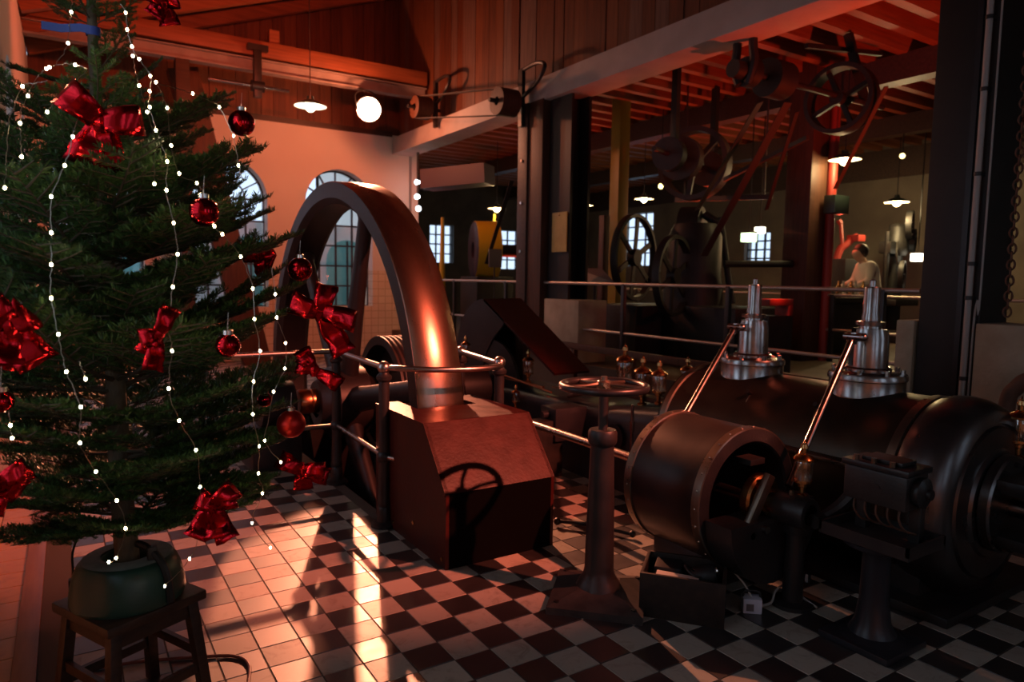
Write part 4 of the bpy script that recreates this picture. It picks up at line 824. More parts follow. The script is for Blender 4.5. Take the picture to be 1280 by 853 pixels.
for k, y in enumerate((228, 246, 261)):
    q = at(521.5+(1.5 if k == 2 else 0), y, 13.9); t = thing('round_bulb', q, ['uppermost', 'middle', 'lowest'][k]+' of three cold white bulbs beside the back wall end', 'bulb', None)
    MB().sph(q, .055, 14, 10).build('globe', 'cold_bulb', t); MB().cyl(q, (q.x, q.y, 4.76), .012, n=8).build('drop_rod', 'hall_machine', t)
# belt from the yellow wheel
belt(at(640, 226, 11.5), at(608, 330, 12.6), .07, 'dark slanting bar in front of the yellow wheel', 'hall_machine')
sg = at(619, 323, 12.2); t = thing('small_notice', (sg.x, sg.y, FH), 'small grey notice on a stem before the yellow wheel', 'notice'); MB().box((sg.x-.13, sg.y-.01, sg.z-.16), (sg.x+.13, sg.y+.01, sg.z+.16)).build('plate', 'board_grey', t, False); MB().cyl((sg.x, sg.y+.02, FH), (sg.x, sg.y+.02, sg.z), .012, n=8).build('stem', 'black_iron', t)
# twin wheel engine
p = at(793, 322, 10.2); te = thing('twin_wheel_engine', G(p), 'dark stationary engine with two large thin spoked wheels', 'engine')
ax = Vector((-.35, 1, 0)).normalized()
spoked(p, ax, .63, .10, te, 'hall_machine', 6, .05, 'wheel_rim'); p2 = at(842, 345, 9.4); spoked(p2, ax, .55, .10, te, 'hall_machine', 6, .05, 'wheel_rim')
MB().box((p.x-.3, p.y-.4, FH), (p.x+1.4, p.y+.5, 1.25), .03).build('bed', 'hall_machine', te)
q = at(868, 318, 10.0); MB().lathe([(0, FH), (.42, FH), (.42, 1.5), (.38, 1.75), (.38, 2.25), (.30, 2.42), (0, 2.45)], (q.x, q.y, 0), n=32).build('boiler_body', 'hall_machine', te)
MB().lathe([(0, 0), (.36, 0), (.36, .3), (0, .3)], at(852, 290, 10.2), (.5, -.85, 0), 28).build('gear_case', 'hall_machine', te)
for a_, b_, r in ((at(900, 272, 10), at(915, 380, 10), .05), (at(880, 268, 10), at(902, 282, 10), .06), (at(905, 330, 9.6), at(990, 330, 9.8), .05)): MB().cyl(a_, b_, r, n=10).build('pipe', 'hall_machine', te)
MB().box(at(912, 415, 9.6)-Vector((.5, .5, .5)), at(912, 415, 9.6)+Vector((.5, .5, .35)), .03).build('frame_block', 'hall_machine', te)
# wooden pillar further in, striped column
for px_, d_, lab, wd, m in ((1005, 9.9, 'dim wooden pillar behind the slanting drive belts', .40, 'wood_post'), (772, 11.6, 'dim yellowish pillar behind the twin wheels', .22, 'yellow_dark'), (755, 10.8, 'narrow dim timber pillar beside the twin wheels', .12, 'wood_post')):
    a = at(px_, 300, d_); tag(MB().box((a.x-wd/2, a.y-wd/2, FH), (a.x+wd/2, a.y+wd/2, 4.75 if wd > .13 else 2.6), .01).build('hall_pillar', m), lab, 'pillar')
a = at(1036, 300, 9.8); tag(MB().cyl((a.x, a.y, FH), (a.x, a.y, 4.52), .065, n=14).build('red_pole', 'red_paint_and_light'), 'thin red pole beside the dim wooden pillar', 'pole')
a = at(1036, 257, 9.8); tag(MB().box((a.x-.20, a.y-.22, a.z-.13), (a.x+.14, a.y-.05, a.z+.12), .01).build('hanging_case', 'enamel_green'), 'dark hanging case in front of the red pole', 'case')
# work bench with bottles
a = at(1048, 352, 11.4); wb = thing('work_bench', G(a), 'dark work bench in front of the person', 'bench')
MB().box((a.x-.8, a.y-.35, FH+.8), (a.x+.6, a.y+.35, FH+.88), .01).build('top', 'hall_machine', wb); MB().box((a.x-.75, a.y-.3, FH), (a.x+.55, a.y+.3, FH+.8), .01).build('body', 'hall_machine', wb)
for k in range(5):
    q = Vector((a.x-.3+k*.17, a.y-.2+.03*(k % 2), FH+.88)); t = tag(MB().lathe([(0, 0), (.045, 0), (.048, .02), (.048, .16), (.02, .21), (.018, .27), (0, .27)], q, n=14).build('bottle', ['brass', 'cable_white'][k % 2]), ['brownish bottle at the pillar end of the work bench', 'pale bottle between two brownish ones near the pillar end of the bench', 'brownish bottle in the middle of the work bench', 'pale bottle next to the bottle closest to the person', 'brownish bottle closest to the person on the work bench'][k], 'bottle', 'bottles on the work bench')
# machine behind the bench, red light put into the colour of its pipes
a = at(1058, 318, 13.3); rm = thing('red_machine', G(a), 'machine with raised arm coloured as lit red behind the work bench', 'machine')
MB().box((a.x-.5, a.y-.3, FH), (a.x+.4, a.y+.3, a.z-.1), .03).build('body', 'hall_machine', rm)
MB().tube(smooth_path([at(1044, 330, 13.2), at(1050, 312, 13.2), at(1058, 306, 13.2), at(1064, 300, 13.2), at(1072, 296, 13.2)], 4), .07, 10).build('arm', 'red_paint_and_light', rm)
MB().cyl(at(1053, 308, 13.2), at(1051, 280, 13.2), .035, n=8).cyl(at(1051, 280, 13.2), at(1048, 275, 13.2), .05, n=8).build('lever', 'red_paint_and_light', rm)
MB().box(at(1070, 298, 13.2)-Vector((.12, .12, .06)), at(1070, 298, 13.2)+Vector((.12, .12, .06)), .01).build('box', 'red_paint_and_light', rm)
# drilling machine at the right
a = at(1118, 330, 13.4); dm = thing('drilling_machine', G(a), 'tall dark drilling machine beside the person in white', 'machine')
MB().cyl(G(a), (a.x, a.y, 2.75), .16, .13, 18).build('column', 'hall_machine', dm)
MB().lathe([(0, 0), (.17, 0), (.20, .05), (.20, .30), (.15, .38), (.15, .55), (.10, .6), (0, .62)], (a.x-.05, a.y-.05, 2.15), n=20).box((a.x-.42, a.y-.14, 2.18), (a.x+.1, a.y+.10, 2.42), .04).build('head', 'hall_machine', dm)
spoked((a.x-.1, a.y-.3, 2.72), (.4, -1, 0), .27, .1, dm, 'hall_machine', 4, .05, 'pulley_rim'); spoked((a.x-.35, a.y-.35, 1.75), (.4, -1, 0), .30, .08, dm, 'hall_machine', 4, .05, 'feed_wheel'); spoked((a.x+.22, a.y-.2, 2.45), (.4, -1, 0), .22, .1, dm, 'hall_machine', 4, .05, 'gear_rim')
MB().cyl((a.x-.38, a.y-.05, 1.5), (a.x-.38, a.y-.05, 2.6), .05, n=12).cyl((a.x-.38, a.y-.05, 1.38), (a.x-.38, a.y-.05, 1.6), .025, n=8).build('spindle', 'hall_machine', dm)
MB().box((a.x-.5, a.y-.35, 1.2), (a.x+.3, a.y+.3, 1.32), .02).build('table', 'hall_machine', dm); MB().box((a.x-.45, a.y-.4, FH), (a.x+.45, a.y+.4, .75), .03).build('foot', 'hall_machine', dm)
MB().tube(smooth_path([(a.x-.3, a.y-.2, 2.4), (a.x-.5, a.y-.3, 2.2), (a.x-.52, a.y-.35, 1.95)], 5), .02, 8).build('lever', 'hall_machine', dm)
# small glowing things
for px_, py_, d_, r, m, lab in ((936, 297, 12.5, .10, 'exit_green', 'small glowing greenish sign deep in the machine hall'), (950, 288, 12.6, .07, 'pendant_glow', 'small glowing white box beside the greenish sign'), (1147, 322, 13.0, .09, 'pendant_glow', 'small glowing window-like lamp behind the drilling machine')):
    q = at(px_, py_, d_); t = thing('lit_sign', q, lab, 'sign'); MB().box(q-Vector((r, r, r*.8)), q+Vector((r, r, r*.8)), .01).build('lit_face', m, t); MB().box(q-Vector((r*1.1, r*1.1, -r*.8)), q+Vector((r*1.1, r*1.1, r*1.1)), .01).build('cap', 'hall_machine', t); MB().cyl(q+Vector((0, 0, r)), (q.x, q.y, 4.76), .012, n=6).build('drop_rod', 'hall_machine', t)
for px_, py_, d_, lab in ((1128, 195, 12, 'tiny warm lamp high above the drilling machine'), (988, 212, 12, 'tiny warm lamp beside the slanting drive belt'), (826, 233, 12, 'tiny warm lamp near the second overhead shaft'), (1021, 255, 11, 'tiny warm lamp on the dim wooden pillar')):
    q = at(px_, py_, d_); t = thing('tiny_lamp', q, lab, 'lamp'); MB().sph(q, .045, 10, 8).build('globe', 'small_warm', t); MB().cyl(q+Vector((0, 0, .03)), (q.x, q.y, 4.76), .01, n=6).build('stem', 'hall_machine', t)
q = at(970, 380, 8.4); t = thing('red_cart', G(q), 'low red lit metal frame behind the railing', 'frame')
MB().box(q+Vector((-.25, -.1, -.02)), q+Vector((.2, .1, .06)), .005).box(q+Vector((.12, -.1, -.16)), q+Vector((.2, .1, .0)), .005).build('frame', 'red_paint_and_light', t); MB().box((q.x-.25, q.y-.1, FH), (q.x+.2, q.y+.1, q.z-.14)).build('base', 'hall_machine', t, False)
light('red_point_light', 'POINT', at(975, 360, 8.2), 5, (1, .1, .05), .05)  # bare red point lights among the hall machines, without a fixture
light('red_point_light', 'POINT', at(1052, 290, 12.3), 12, (1, .1, .05), .05)

# ---- person in a white coat bending over the bench
def skin(name, m, pts, edges, parent, lv=2):
    me = bpy.data.meshes.new(name); me.from_pydata([p for p, r in pts], edges, []); me.materials.append(MATS[m]); o = link(name, me, parent)
    o.modifiers.new('skin', 'SKIN')
    sv = me.skin_vertices[0].data
    for i, (p_, r) in enumerate(pts):
        sv[i].radius = r if isinstance(r, tuple) else (r, r); sv[i].use_root = (i == 0)
    ss = o.modifiers.new('sub', 'SUBSURF'); ss.levels = ss.render_levels = lv
    dg = bpy.context.evaluated_depsgraph_get(); e = o.evaluated_get(dg); nm = bpy.data.meshes.new_from_object(e)
    nm.polygons.foreach_set('use_smooth', [True]*len(nm.polygons)); o.modifiers.clear(); o.data = nm
    return o
a = at(1087, 360, 12.2); pe = thing('person', G(a), 'person in a long white coat bending towards the work bench', 'person')
# local frame: faces towards -x (to the left in the picture)
fx = Vector((-.85, .5, 0)); sx_ = Vector((.5, .85, 0)); zz = Vector((0, 0, 1)); o0 = G(a)
L_ = lambda f_, s_, z_: o0+fx*f_+sx_*s_+zz*z_
pts = [(L_(0, 0, .95), (.15, .12)), (L_(.03, 0, 1.15), (.15, .11)), (L_(.09, 0, 1.35), (.18, .11)), (L_(.13, 0, 1.45), (.10, .09)), (L_(.17, 0, 1.52), .065), (L_(.215, 0, 1.57), .105), (L_(.24, 0, 1.65), .125), (L_(.245, 0, 1.72), .10),
       (L_(.10, .18, 1.41), .07), (L_(.16, .24, 1.15), .055), (L_(.40, .18, 1.06), .042), (L_(.48, .14, 1.05), .035), (L_(.10, -.18, 1.41), .07), (L_(.16, -.24, 1.15), .055), (L_(.40, -.18, 1.06), .042), (L_(.48, -.14, 1.05), .035),
       (L_(0, .10, .85), .10), (L_(.03, .11, .48), .07), (L_(0, .11, .09), .05), (L_(.12, .12, .04), .04), (L_(0, -.10, .85), .10), (L_(-.02, -.11, .48), .07), (L_(-.04, -.11, .09), .05), (L_(.08, -.12, .04), .04)]
ed = [(0, 1), (1, 2), (2, 3), (3, 4), (4, 5), (5, 6), (6, 7), (2, 8), (8, 9), (9, 10), (10, 11), (2, 12), (12, 13), (13, 14), (14, 15), (0, 16), (16, 17), (17, 18), (18, 19), (0, 20), (20, 21), (21, 22), (22, 23)]
skin('body', 'skin', pts, ed, pe)
skin('coat', 'coat_white', [(L_(.0, 0, .62), (.26, .23)), (L_(0, 0, .95), (.24, .20)), (L_(.02, 0, 1.15), (.22, .18)), (L_(.07, 0, 1.36), (.23, .18)), (L_(.12, 0, 1.47), (.14, .12)), (L_(.10, .18, 1.41), .09), (L_(.16, .245, 1.15), .07), (L_(.37, .19, 1.065), .055), (L_(.10, -.18, 1.41), .09), (L_(.16, -.245, 1.15), .07), (L_(.37, -.19, 1.065), .055)],
     [(0, 1), (1, 2), (2, 3), (3, 4), (3, 5), (5, 6), (6, 7), (3, 8), (8, 9), (9, 10)], pe)
MB().sph(L_(.195, 0, 1.675), .125, 20, 14, (1, 1, 1.08)).build('hair', 'hair', pe)
skin('trousers', 'trousers', [(L_(0, 0, .85), (.17, .13)), (L_(0, .10, .75), .105), (L_(.03, .11, .48), .08), (L_(0, .11, .08), .07), (L_(0, -.10, .75), .105), (L_(-.02, -.11, .48), .08), (L_(-.04, -.11, .08), .07)], [(0, 1), (1, 2), (2, 3), (0, 4), (4, 5), (5, 6)], pe)

# ================================================================== STOOL, STAND, TREE
sc_ = Vector((-1.0, -.06, 0)); SA = math.radians(26)
Ms = Matrix.Translation(sc_) @ Matrix.Rotation(SA, 4, 'Z')
st = thing('wooden_stool', sc_, 'dark square wooden stool carrying the christmas tree', 'stool')
MB().box((-.18, -.18, .415), (.18, .18, .45), .008, Ms).build('seat', 'stool_wood', st)
MB().box((-.15, -.15, .355), (.15, -.13, .415), 0, Ms).box((-.15, .13, .355), (.15, .15, .415), 0, Ms).box((-.15, -.15, .355), (-.13, .15, .415), 0, Ms).box((.13, -.15, .355), (.15, .15, .415), 0, Ms).build('apron', 'stool_wood', st, False)
for sx in (-1, 1):
    for sy in (-1, 1): MB().beam(Ms @ Vector((sx*.175, sy*.175, 0)), Ms @ Vector((sx*.138, sy*.138, .416)), .038, .038, Ms.to_3x3() @ Vector((1, 0, 0)), .003).build('leg', 'stool_wood', st)
for z, k in ((.16, 0), (.22, 1)):
    for s_ in (-1, 1):
        e_ = .175-.037*z/.416
        p0, p1 = ((-e_, s_*e_), (e_, s_*e_)) if k == 0 else ((s_*e_, -e_), (s_*e_, e_))
        MB().beam(Ms @ Vector((*p0, z)), Ms @ Vector((*p1, z)), .018, .035).build('stretcher', 'stool_wood', st, False)
TX, TY = -1.005, -.055
ts = thing('tree_stand', (TX, TY, .45), 'dark green two-lobed plastic tree stand on the stool', 'tree stand')
vs, fs = [], []; n = 48; prof = [(.0, .0), (.97, .0), (1.0, .012), (.985, .05), (.93, .10), (.85, .135), (.74, .15), (.45, .152), (.42, .13), (.40, .06), (0, .06)]
for r, h in prof:
    for i in range(n):
        a = 2*PI*i/n; rr = .186*(1-.13*abs(math.cos(a-.75))**14 if h > .02 else 1); vs.append((TX+r*rr*math.cos(a), TY+r*rr*math.sin(a), .45+h))
for q in range(len(prof)-1):
    for i in range(n): fs.append((q*n+i, q*n+(i+1) % n, q*n+n+(i+1) % n, q*n+n+i))
MB().add(vs, fs).build('bowl', 'stand_green', ts, ang=50)
MB().lathe([(.08, 0), (.145, 0), (.138, .004), (.085, .006)], (TX, TY, .601), n=32).build('worn_top', 'stand_top', ts)
a = math.radians(-52); d = Vector((math.cos(a), math.sin(a), 0)); o0 = Vector((TX, TY, .45))
MB().tube(smooth_path([o0+d*.05+Vector((0, 0, .20)), o0+d*.10+Vector((0, 0, .19)), o0+d*.15+Vector((0, 0, .155)), o0+d*.18+Vector((0, 0, .10)), o0+d*.192+Vector((0, 0, .01))], 5), .014, 8).build('strap', 'rubber_black', ts)
MB().box(o0+d*.115+Vector((-.016, -.016, .15)), o0+d*.115+Vector((.016, .016, .20)), .004).build('ratchet', 'rubber_black', ts)
pl = on(92, 728, 'z', .50); tag(MB().tube(smooth_path([pl+Vector((.02, .10, .14)), pl+Vector((0, .04, .09)), pl+Vector((0, 0, .04)), pl], 5), .004, 6).box(pl-Vector((.016, .016, .035)), pl+Vector((.016, .016, .012)), .004).build('hanging_plug', 'rubber_black'), 'small black plug hanging beside the green tree stand', 'plug')
tag(MB().tube(smooth_path([(-1.15, .35, .008), (-.95, .30, .008), (-.75, .22, .008), (-.62, .15, .008), (-.58, .05, .008), (-.62, -.12, .008), (-.70, -.4, .008)], 8), .007, 8).build('floor_cable', 'cable_red'), 'dark reddish cable curving over the tiles beside the stool', 'cable')

tree = thing('christmas_tree', (TX, TY, .5), 'dense green fir christmas tree hung with red bows and baubles', 'tree')
ztop = 2.95
tr = [(TX+.004*math.sin(z*5), TY+.004*math.cos(z*4), z) for z in [.49+i*(ztop-.49)/24 for i in range(25)]]
MB().tube(tr, .03, 12, rad=[.042*(1-.80*i/24) for i in range(25)]).build('trunk', 'bark', tree)
def branch_meshes(seed, sub):
    """unit-length fir branch along +x, flat sprays to both sides; returns wood and needle meshes"""
    r = random.Random(seed); W = MB(); Nn = MB(); tw = []
    def ax(t): return Vector((t, .02*math.sin(t*5+seed), .10*t*t-.05*t))
    main = [ax(i/12) for i in range(13)]; W.tube(main, .01, 5, rad=[.014*(1-.8*i/12) for i in range(13)]); tw.append((main, .30, 1.0))
    k = 0
    for i in range(sub):
        t = .16+.80*i/(sub-1); s_ = 1 if i % 2 else -1; L = (.40*(1-t)+.12)*r.uniform(.85, 1.12)
        an = math.radians(r.uniform(42, 58))*s_; b0 = ax(t); d = Vector((math.cos(an), math.sin(an), r.uniform(-.06, .14))).normalized()
        P = [b0+d*L*q/5+Vector((.05*L*(q/5)**2, 0, .06*L*(q/5)**2)) for q in range(6)]
        W.tube(P, .004, 4, rad=[.0065*(1-.7*q/5) for q in range(6)]); tw.append((P, .05, .9))
        if L > .2:
            for q, s2 in ((2, 1), (2, -1), (3, 1), (3, -1), (4, 1), (4, -1)):
                l2 = L*(.42-.05*q)*r.uniform(.8, 1.15); a2 = an+s2*math.radians(42); d2 = Vector((math.cos(a2), math.sin(a2), r.uniform(-.08, .12))).normalized()
                Q = [P[q]+d2*l2*w_/3 for w_ in range(4)]; W.tube(Q, .003, 3, rad=[.0045, .004, .003, .002]); tw.append((Q, .0, .85))
    for P, t0, sc in tw:
        Ls = [(P[i+1]-P[i]).length for i in range(len(P)-1)]; tot = sum(Ls)
        cnt = int(tot*480)
        for c in range(cnt):
            u_ = t0+(1-t0)*(c+r.random())/cnt; dd = u_*tot; i = 0
            while i < len(Ls)-1 and dd > Ls[i]: dd -= Ls[i]; i += 1
            p = P[i]+(P[i+1]-P[i])*(min(dd/Ls[i], 1)); t = (P[i+1]-P[i]).normalized()
            ph = r.uniform(-.35, PI+.35); sd_ = Vector((0, 0, 1)).cross(t).normalized(); up_ = t.cross(sd_)
            rad = sd_*math.cos(ph)+up_*math.sin(ph)*.8; L = .045*sc*r.uniform(.75, 1.15)
            d = (t*r.uniform(.45, .85)+rad).normalized(); wv = d.cross(Vector((r.uniform(-.4, .4), r.uniform(-.4, .4), 1))).normalized()*.0029
            e = p+d*L; mid = p+d*L*.55
            Nn.add([p-wv*.5, mid-wv, e, mid+wv, p+wv*.5], [(0, 1, 2, 3, 4)])
    return W.mesh('branch', 'twig_bark'), Nn.mesh('needles', 'fir_needle', False)
BM = [branch_meshes(s_, 20) for s_ in range(5)]
TOPS = [branch_meshes(10+s_, 10) for s_ in range(2)]
def add_branch(z, az, L, tilt, roll=0., var=None):
    w_, n_ = var or BM[R.randrange(len(BM))]
    cx_ = math.cos(az)*math.cos(tilt)
    if cx_ < -.05: L = min(L, .44/-cx_-.02)                      # keep clear of the left wall
    o = bpy.data.objects.new('branch', w_); col.objects.link(o); o.parent = tree
    M = Matrix.Translation((0, 0, z-.5)) @ Matrix.Rotation(az, 4, 'Z') @ Matrix.Rotation(-tilt, 4, 'Y') @ Matrix.Rotation(roll, 4, 'X') @ Matrix.Diagonal((L, L, L, 1))
    o.matrix_local = M
    c = bpy.data.objects.new('needles', n_); col.objects.link(c); c.parent = o; c['kind'] = 'stuff'
    return o
prof_R = [(.58, .30), (.70, .46), (.90, .56), (1.2, .66), (1.5, .68), (1.75, .64), (2.0, .52), (2.2, .40), (2.42, .29), (2.6, .22), (2.8, .14), (2.95, .06)]
def RR(z):
    for (a, ra), (b_, rb) in zip(prof_R, prof_R[1:]):
        if z <= b_: return ra+(rb-ra)*max(0, (z-a)/(b_-a))
    return .05
zw = .72; k = 0
while zw < 1.93:
    nb_ = 7 if zw < 1.7 else 6; ph = k*2.4
    for i in range(nb_):
        az = ph+2*PI*i/nb_+R.uniform(-.25, .25); L = RR(zw+.06)*R.uniform(.86, 1.06)
        tilt = math.radians(6+20*max(0, (zw-.6)/1.4)+R.uniform(-6, 6))
        add_branch(zw+R.uniform(-.03, .03), az, max(L, .2), tilt, R.uniform(-.25, .25))
    zw += .125; k += 1
for z, n_, L, tl in ((2.02, 5, .46, 28), (2.44, 5, .20, 25), (2.72, 5, .22, 36), (2.85, 4, .16, 45)):
    ph = R.uniform(0, 6.28)
    for i in range(n_): add_branch(z+R.uniform(-.02, .02), ph+2*PI*i/n_+R.uniform(-.2, .2), L*R.uniform(.85, 1.15), math.radians(tl+R.uniform(-6, 6)), R.uniform(-.3, .3), TOPS[R.randrange(2)])
# branches that carry things seen in the photograph: aim each at its tip
def branch_to(px_, py_, d_, z0, var=None):
    p = at(px_, py_, d_)-Vector((TX, TY, 0)); az = math.atan2(p.y, p.x); h = math.hypot(p.x, p.y); dz_ = p.z-z0
    add_branch(z0, az, math.hypot(h, dz_)*.98, math.atan2(dz_, h)-.05, 0, var)
for a in ((300, 125, 2.45, 2.02), (352, 268, 2.55, 1.62), (382, 300, 2.45, 1.55), (385, 392, 2.40, 1.32), (186, 22, 2.3, 2.26, TOPS[0]), (222, 75, 2.45, 2.16, TOPS[1]), (38, 80, 2.45, 2.22, TOPS[0]), (276, 165, 2.4, 1.95), (285, 210, 2.35, 1.84), (4, 130, 2.4, 1.98), (372, 545, 2.45, .98), (345, 605, 2.45, .86), (300, 640, 2.3, .78), (20, 668, 2.3, .72), (70, 672, 2.15, .72), (215, 665, 2.2, .74), (130, 120, 2.2, 2.02), (205, 130, 2.25, 2.06), (95, 130, 2.2, 2.12, TOPS[1])): branch_to(*a)

# the trunk leans a little to the left
tree.rotation_euler = (-.0150, -.0232, 0)
# blue tape on the trunk
tz = 2.405; tc = Vector((TX-.0232*(tz-.5), TY+.0150*(tz-.5), tz))
tp = thing('blue_tape', tc, 'strip of blue tape stuck on the upper tree trunk', 'tape')
MB().lathe([(.0215, -.014), (.0225, -.013), (.0225, .013), (.0215, .014)], tc, n=16).build('wrap', 'tape_blue', tp)
q1 = tc-FWD*.022; q0 = q1-RT*.145-FWD*.02+Vector((0, 0, .002)); dv = q0-q1; vv = [q1+dv*t+Vector((0, 0, .003*math.sin(t*8))) for t in (0, .2, .4, .6, .8, 1)]
b = MB()
for p, q in zip(vv, vv[1:]):
    h_ = Vector((0, 0, .013)); f_ = FWD*.0015
    b.add([p-h_, q-h_, q+h_, p+h_, p-h_+f_, q-h_+f_, q+h_+f_, p+h_+f_], [(0, 1, 2, 3), (7, 6, 5, 4), (3, 2, 6, 7), (1, 0, 4, 5)])
b.build('flag', 'tape_blue', tp)

# ---- where a line of sight meets the tree's outer surface
def surf(x, y, off=.0):
    d = ray(x, y); best = None; t = 1.5
    while t < 3.4:
        p = CAM+d*t
        if math.hypot(p.x-TX, p.y-TY) < RR(p.z)*.93+off: return p
        t += .01
    c = Vector((TX, TY, 0)); dh = Vector((d.x, d.y, 0)); t = (c-CAM).dot(dh)/dh.dot(dh); return CAM+d*t
# ---- baubles
def bauble(x, y, rpx, m, label, d_=None):
    p = at(x, y, d_) if d_ else surf(x, y, .08); r = rpx/FPX*(p-CAM).dot(FWD)
    t = thing('bauble', p, label, 'bauble', 'red baubles on the tree')
    MB().sph(p, r, 40, 24).build('ball', m, t, ang=180)
    MB().lathe([(.014, 0), (.014, .012), (.010, .014), (0, .014)], p+Vector((0, 0, r-.003)), n=14).build('cap', 'silver', t)
    MB().torus(p+Vector((0, 0, r+.017)), (1, 0, 0), .006, .0012, 14, 5).tube([p+Vector((0, 0, r+.022)), p+Vector((.003, .002, r+.06))], .001, 4).build('hook', 'wire_silver', t)
bauble(302, 154, 16, 'bauble_gloss', 'glossy red bauble hanging from the high branch tip before the salmon wall', 2.45)
bauble(255, 265, 18, 'bauble_gloss', 'glossy dark red bauble hanging in front of the leaning timber')
bauble(375, 337, 15, 'bauble_gloss', 'glossy red bauble hanging in front of the flywheel rim', 2.45)
bauble(285, 432, 15, 'bauble_gloss', 'glossy dark red bauble half buried in needles')
bauble(364, 530, 17.5, 'bauble_satin', 'satin orange-red bauble hanging before the lower pit rail', 2.42)
bauble(2, 502, 14, 'bauble_gloss', 'glossy red bauble low on the tree side facing the left wall')
bauble(331, 500, 9, 'bauble_gloss', 'small red bauble behind the satin orange-red bauble', 2.62)
# ---- bows
def ribbon(path, wdir, wd, taper=None):
    b = MB(); n = len(path); vs = []
    for i, p in enumerate(path):
        w_ = wd*(taper[i] if taper else 1); s_ = wdir[i] if isinstance(wdir, list) else wdir
        vs += [p-s_*w_/2, p-s_*w_*.18+Vector((0, 0, 0)), p+s_*w_*.18, p+s_*w_/2]
    fs = [(i*4+k, i*4+k+1, i*4+4+k+1, i*4+4+k) for i in range(n-1) for k in range(3)]
    return vs, fs
def bow(x, y, size, label, roll=0., yawb=0., d_=None, loops=((150, 1.), (12, 1.)), tails=((-105, .9), (-75, 1.0)), seed=1, wd=.34):
    """size in metres; loops and tails as (direction in degrees in the bow's own plane, length factor)"""
    r = random.Random(seed); p = at(x, y, d_) if d_ else surf(x, y, .035)
    t = thing('foil_bow', p, label, 'bow', 'red foil bows on the tree')
    f = (CAM-p).normalized(); f = (Matrix.Rotation(yawb, 3, 'Z') @ f).normalized(); sx = Vector((0, 0, 1)).cross(f).normalized(); sy = f.cross(sx)
    sx, sy = sx*math.cos(roll)+sy*math.sin(roll), sy*math.cos(roll)-sx*math.sin(roll)
    J = lambda a: Vector([r.uniform(-a, a) for _ in range(3)])
    def fin(vs, fs, nm):
        vs = [v+J(size*.015) for v in vs]; b = MB().add(vs, fs); o = b.build(nm, 'foil_red', t, ang=30, fix=False)
        md = o.modifiers.new('thick', 'SOLIDIFY'); md.thickness = .0012; md.offset = 0
        return o
    for an, lf in loops:
        a = math.radians(an); d = sx*math.cos(a)+sy*math.sin(a); wv = (-sx*math.sin(a)+sy*math.cos(a)); L = size*.50*lf; path = []; tp_ = []; wds = []
        n = 11
        for i in range(n):
            u_ = i/(n-1); ang = u_*2*PI; rad = math.sin(ang/2)
            path.append(p+d*(L*(.5-.5*math.cos(ang)))+f*(L*.36*math.sin(ang)+.01)); tp_.append(.38+.62*rad**.7); wds.append((wv+f*.25*math.sin(ang*1.5+seed)).normalized())
        fin(*ribbon(path, wds, size*wd, tp_), 'loop')
    for an, lf in tails:
        a = math.radians(an); d = sx*math.cos(a)+sy*math.sin(a); wv = (-sx*math.sin(a)+sy*math.cos(a)); L = size*.62*lf
        path = [p+f*.006+d*(L*i/6)+f*(size*.05*math.sin(i*1.1+seed)) for i in range(7)]; fin(*ribbon(path, wv, size*wd, [.4, .62, .78, .88, .95, 1, 1.05]), 'tail')
    b = MB(); vs = []
    for i in range(9):
        for k in range(12):
            th = PI*i/8; ph = 2*PI*k/12; rr = size*.10*(1+.22*math.sin(3*ph+seed)+.1*math.sin(5*th)); vs.append(p+f*.012+sx*rr*math.sin(th)*math.cos(ph)+sy*rr*1.15*math.cos(th)+f*rr*.8*math.sin(th)*math.sin(ph))
    b.add(vs, [(i*12+k, i*12+(k+1) % 12, i*12+12+(k+1) % 12, i*12+12+k) for i in range(8) for k in range(12)]).build('knot', 'foil_red', t, ang=25)
bow(125, 152, .225, 'large smooth red foil bow high on the trunk', d_=1.93, loops=((140, 1.0), (8, .95)), tails=((-112, .95), (-78, 1.02)), seed=3, wd=.40)
bow(198, 418, .17, 'narrow red foil bow seen edge-on in the middle of the tree', loops=((70, .95), (200, .55)), tails=((-95, .95), (-118, .6)), seed=5, roll=-.1, wd=.30)
bow(400, 391, .25, 'bright red foil bow with four spread ends before the flywheel rim', d_=2.38, loops=((160, .85), (75, .80), (-14, .98)), tails=((-60, 1.05),), seed=7, wd=.32)
bow(392, 462, .19, 'crumpled red foil bow hanging before the pit handrail', d_=2.42, loops=((130, .7), (165, .6)), tails=((-32, .9), (120, .7)), seed=9, wd=.30)
bow(378, 588, .20, 'red foil bow pointing at the floor beside the rail post', d_=2.42, loops=((150, .9), (-8, .75)), tails=((-88, .55), (-18, .75)), seed=11, wd=.32)
bow(266, 632, .20, 'crumpled bright red foil bow on the lowest branches above the tiles', loops=((35, .8), (150, .5), (15, .7)), tails=((-70, .95), (-120, .85), (-82, .8)), seed=13, wd=.34)
bow(12, 408, .22, 'dark red foil bow half way up on the side of the left wall', loops=((130, .7), (40, .5)), tails=((-60, .85), (-100, .8)), seed=15, wd=.42)
bow(2, 602, .18, 'shiny red foil bow low on the side of the left wall', loops=((25, .75), (190, .7)), tails=((-40, .5), (-110, .8)), seed=17, wd=.36)
bow(204, 2, .16, 'red foil bow at the tree top beside the roof beams', d_=2.35, loops=((150, .7), (20, .6)), tails=((-120, .6), (-75, .75)), seed=19, wd=.40)
bow(322, 322, .17, 'red foil bow behind the branch before the arched window', d_=2.75, loops=((30, .8), (170, .6)), tails=((-70, .7), (-20, .6)), seed=21, wd=.36)
bow(192, 262, .17, 'red foil bow buried in needles below the fairy lights', d_=2.5, loops=((60, .9), (170, .7)), tails=((-80, .8), (-40, .7)), seed=23, wd=.36)
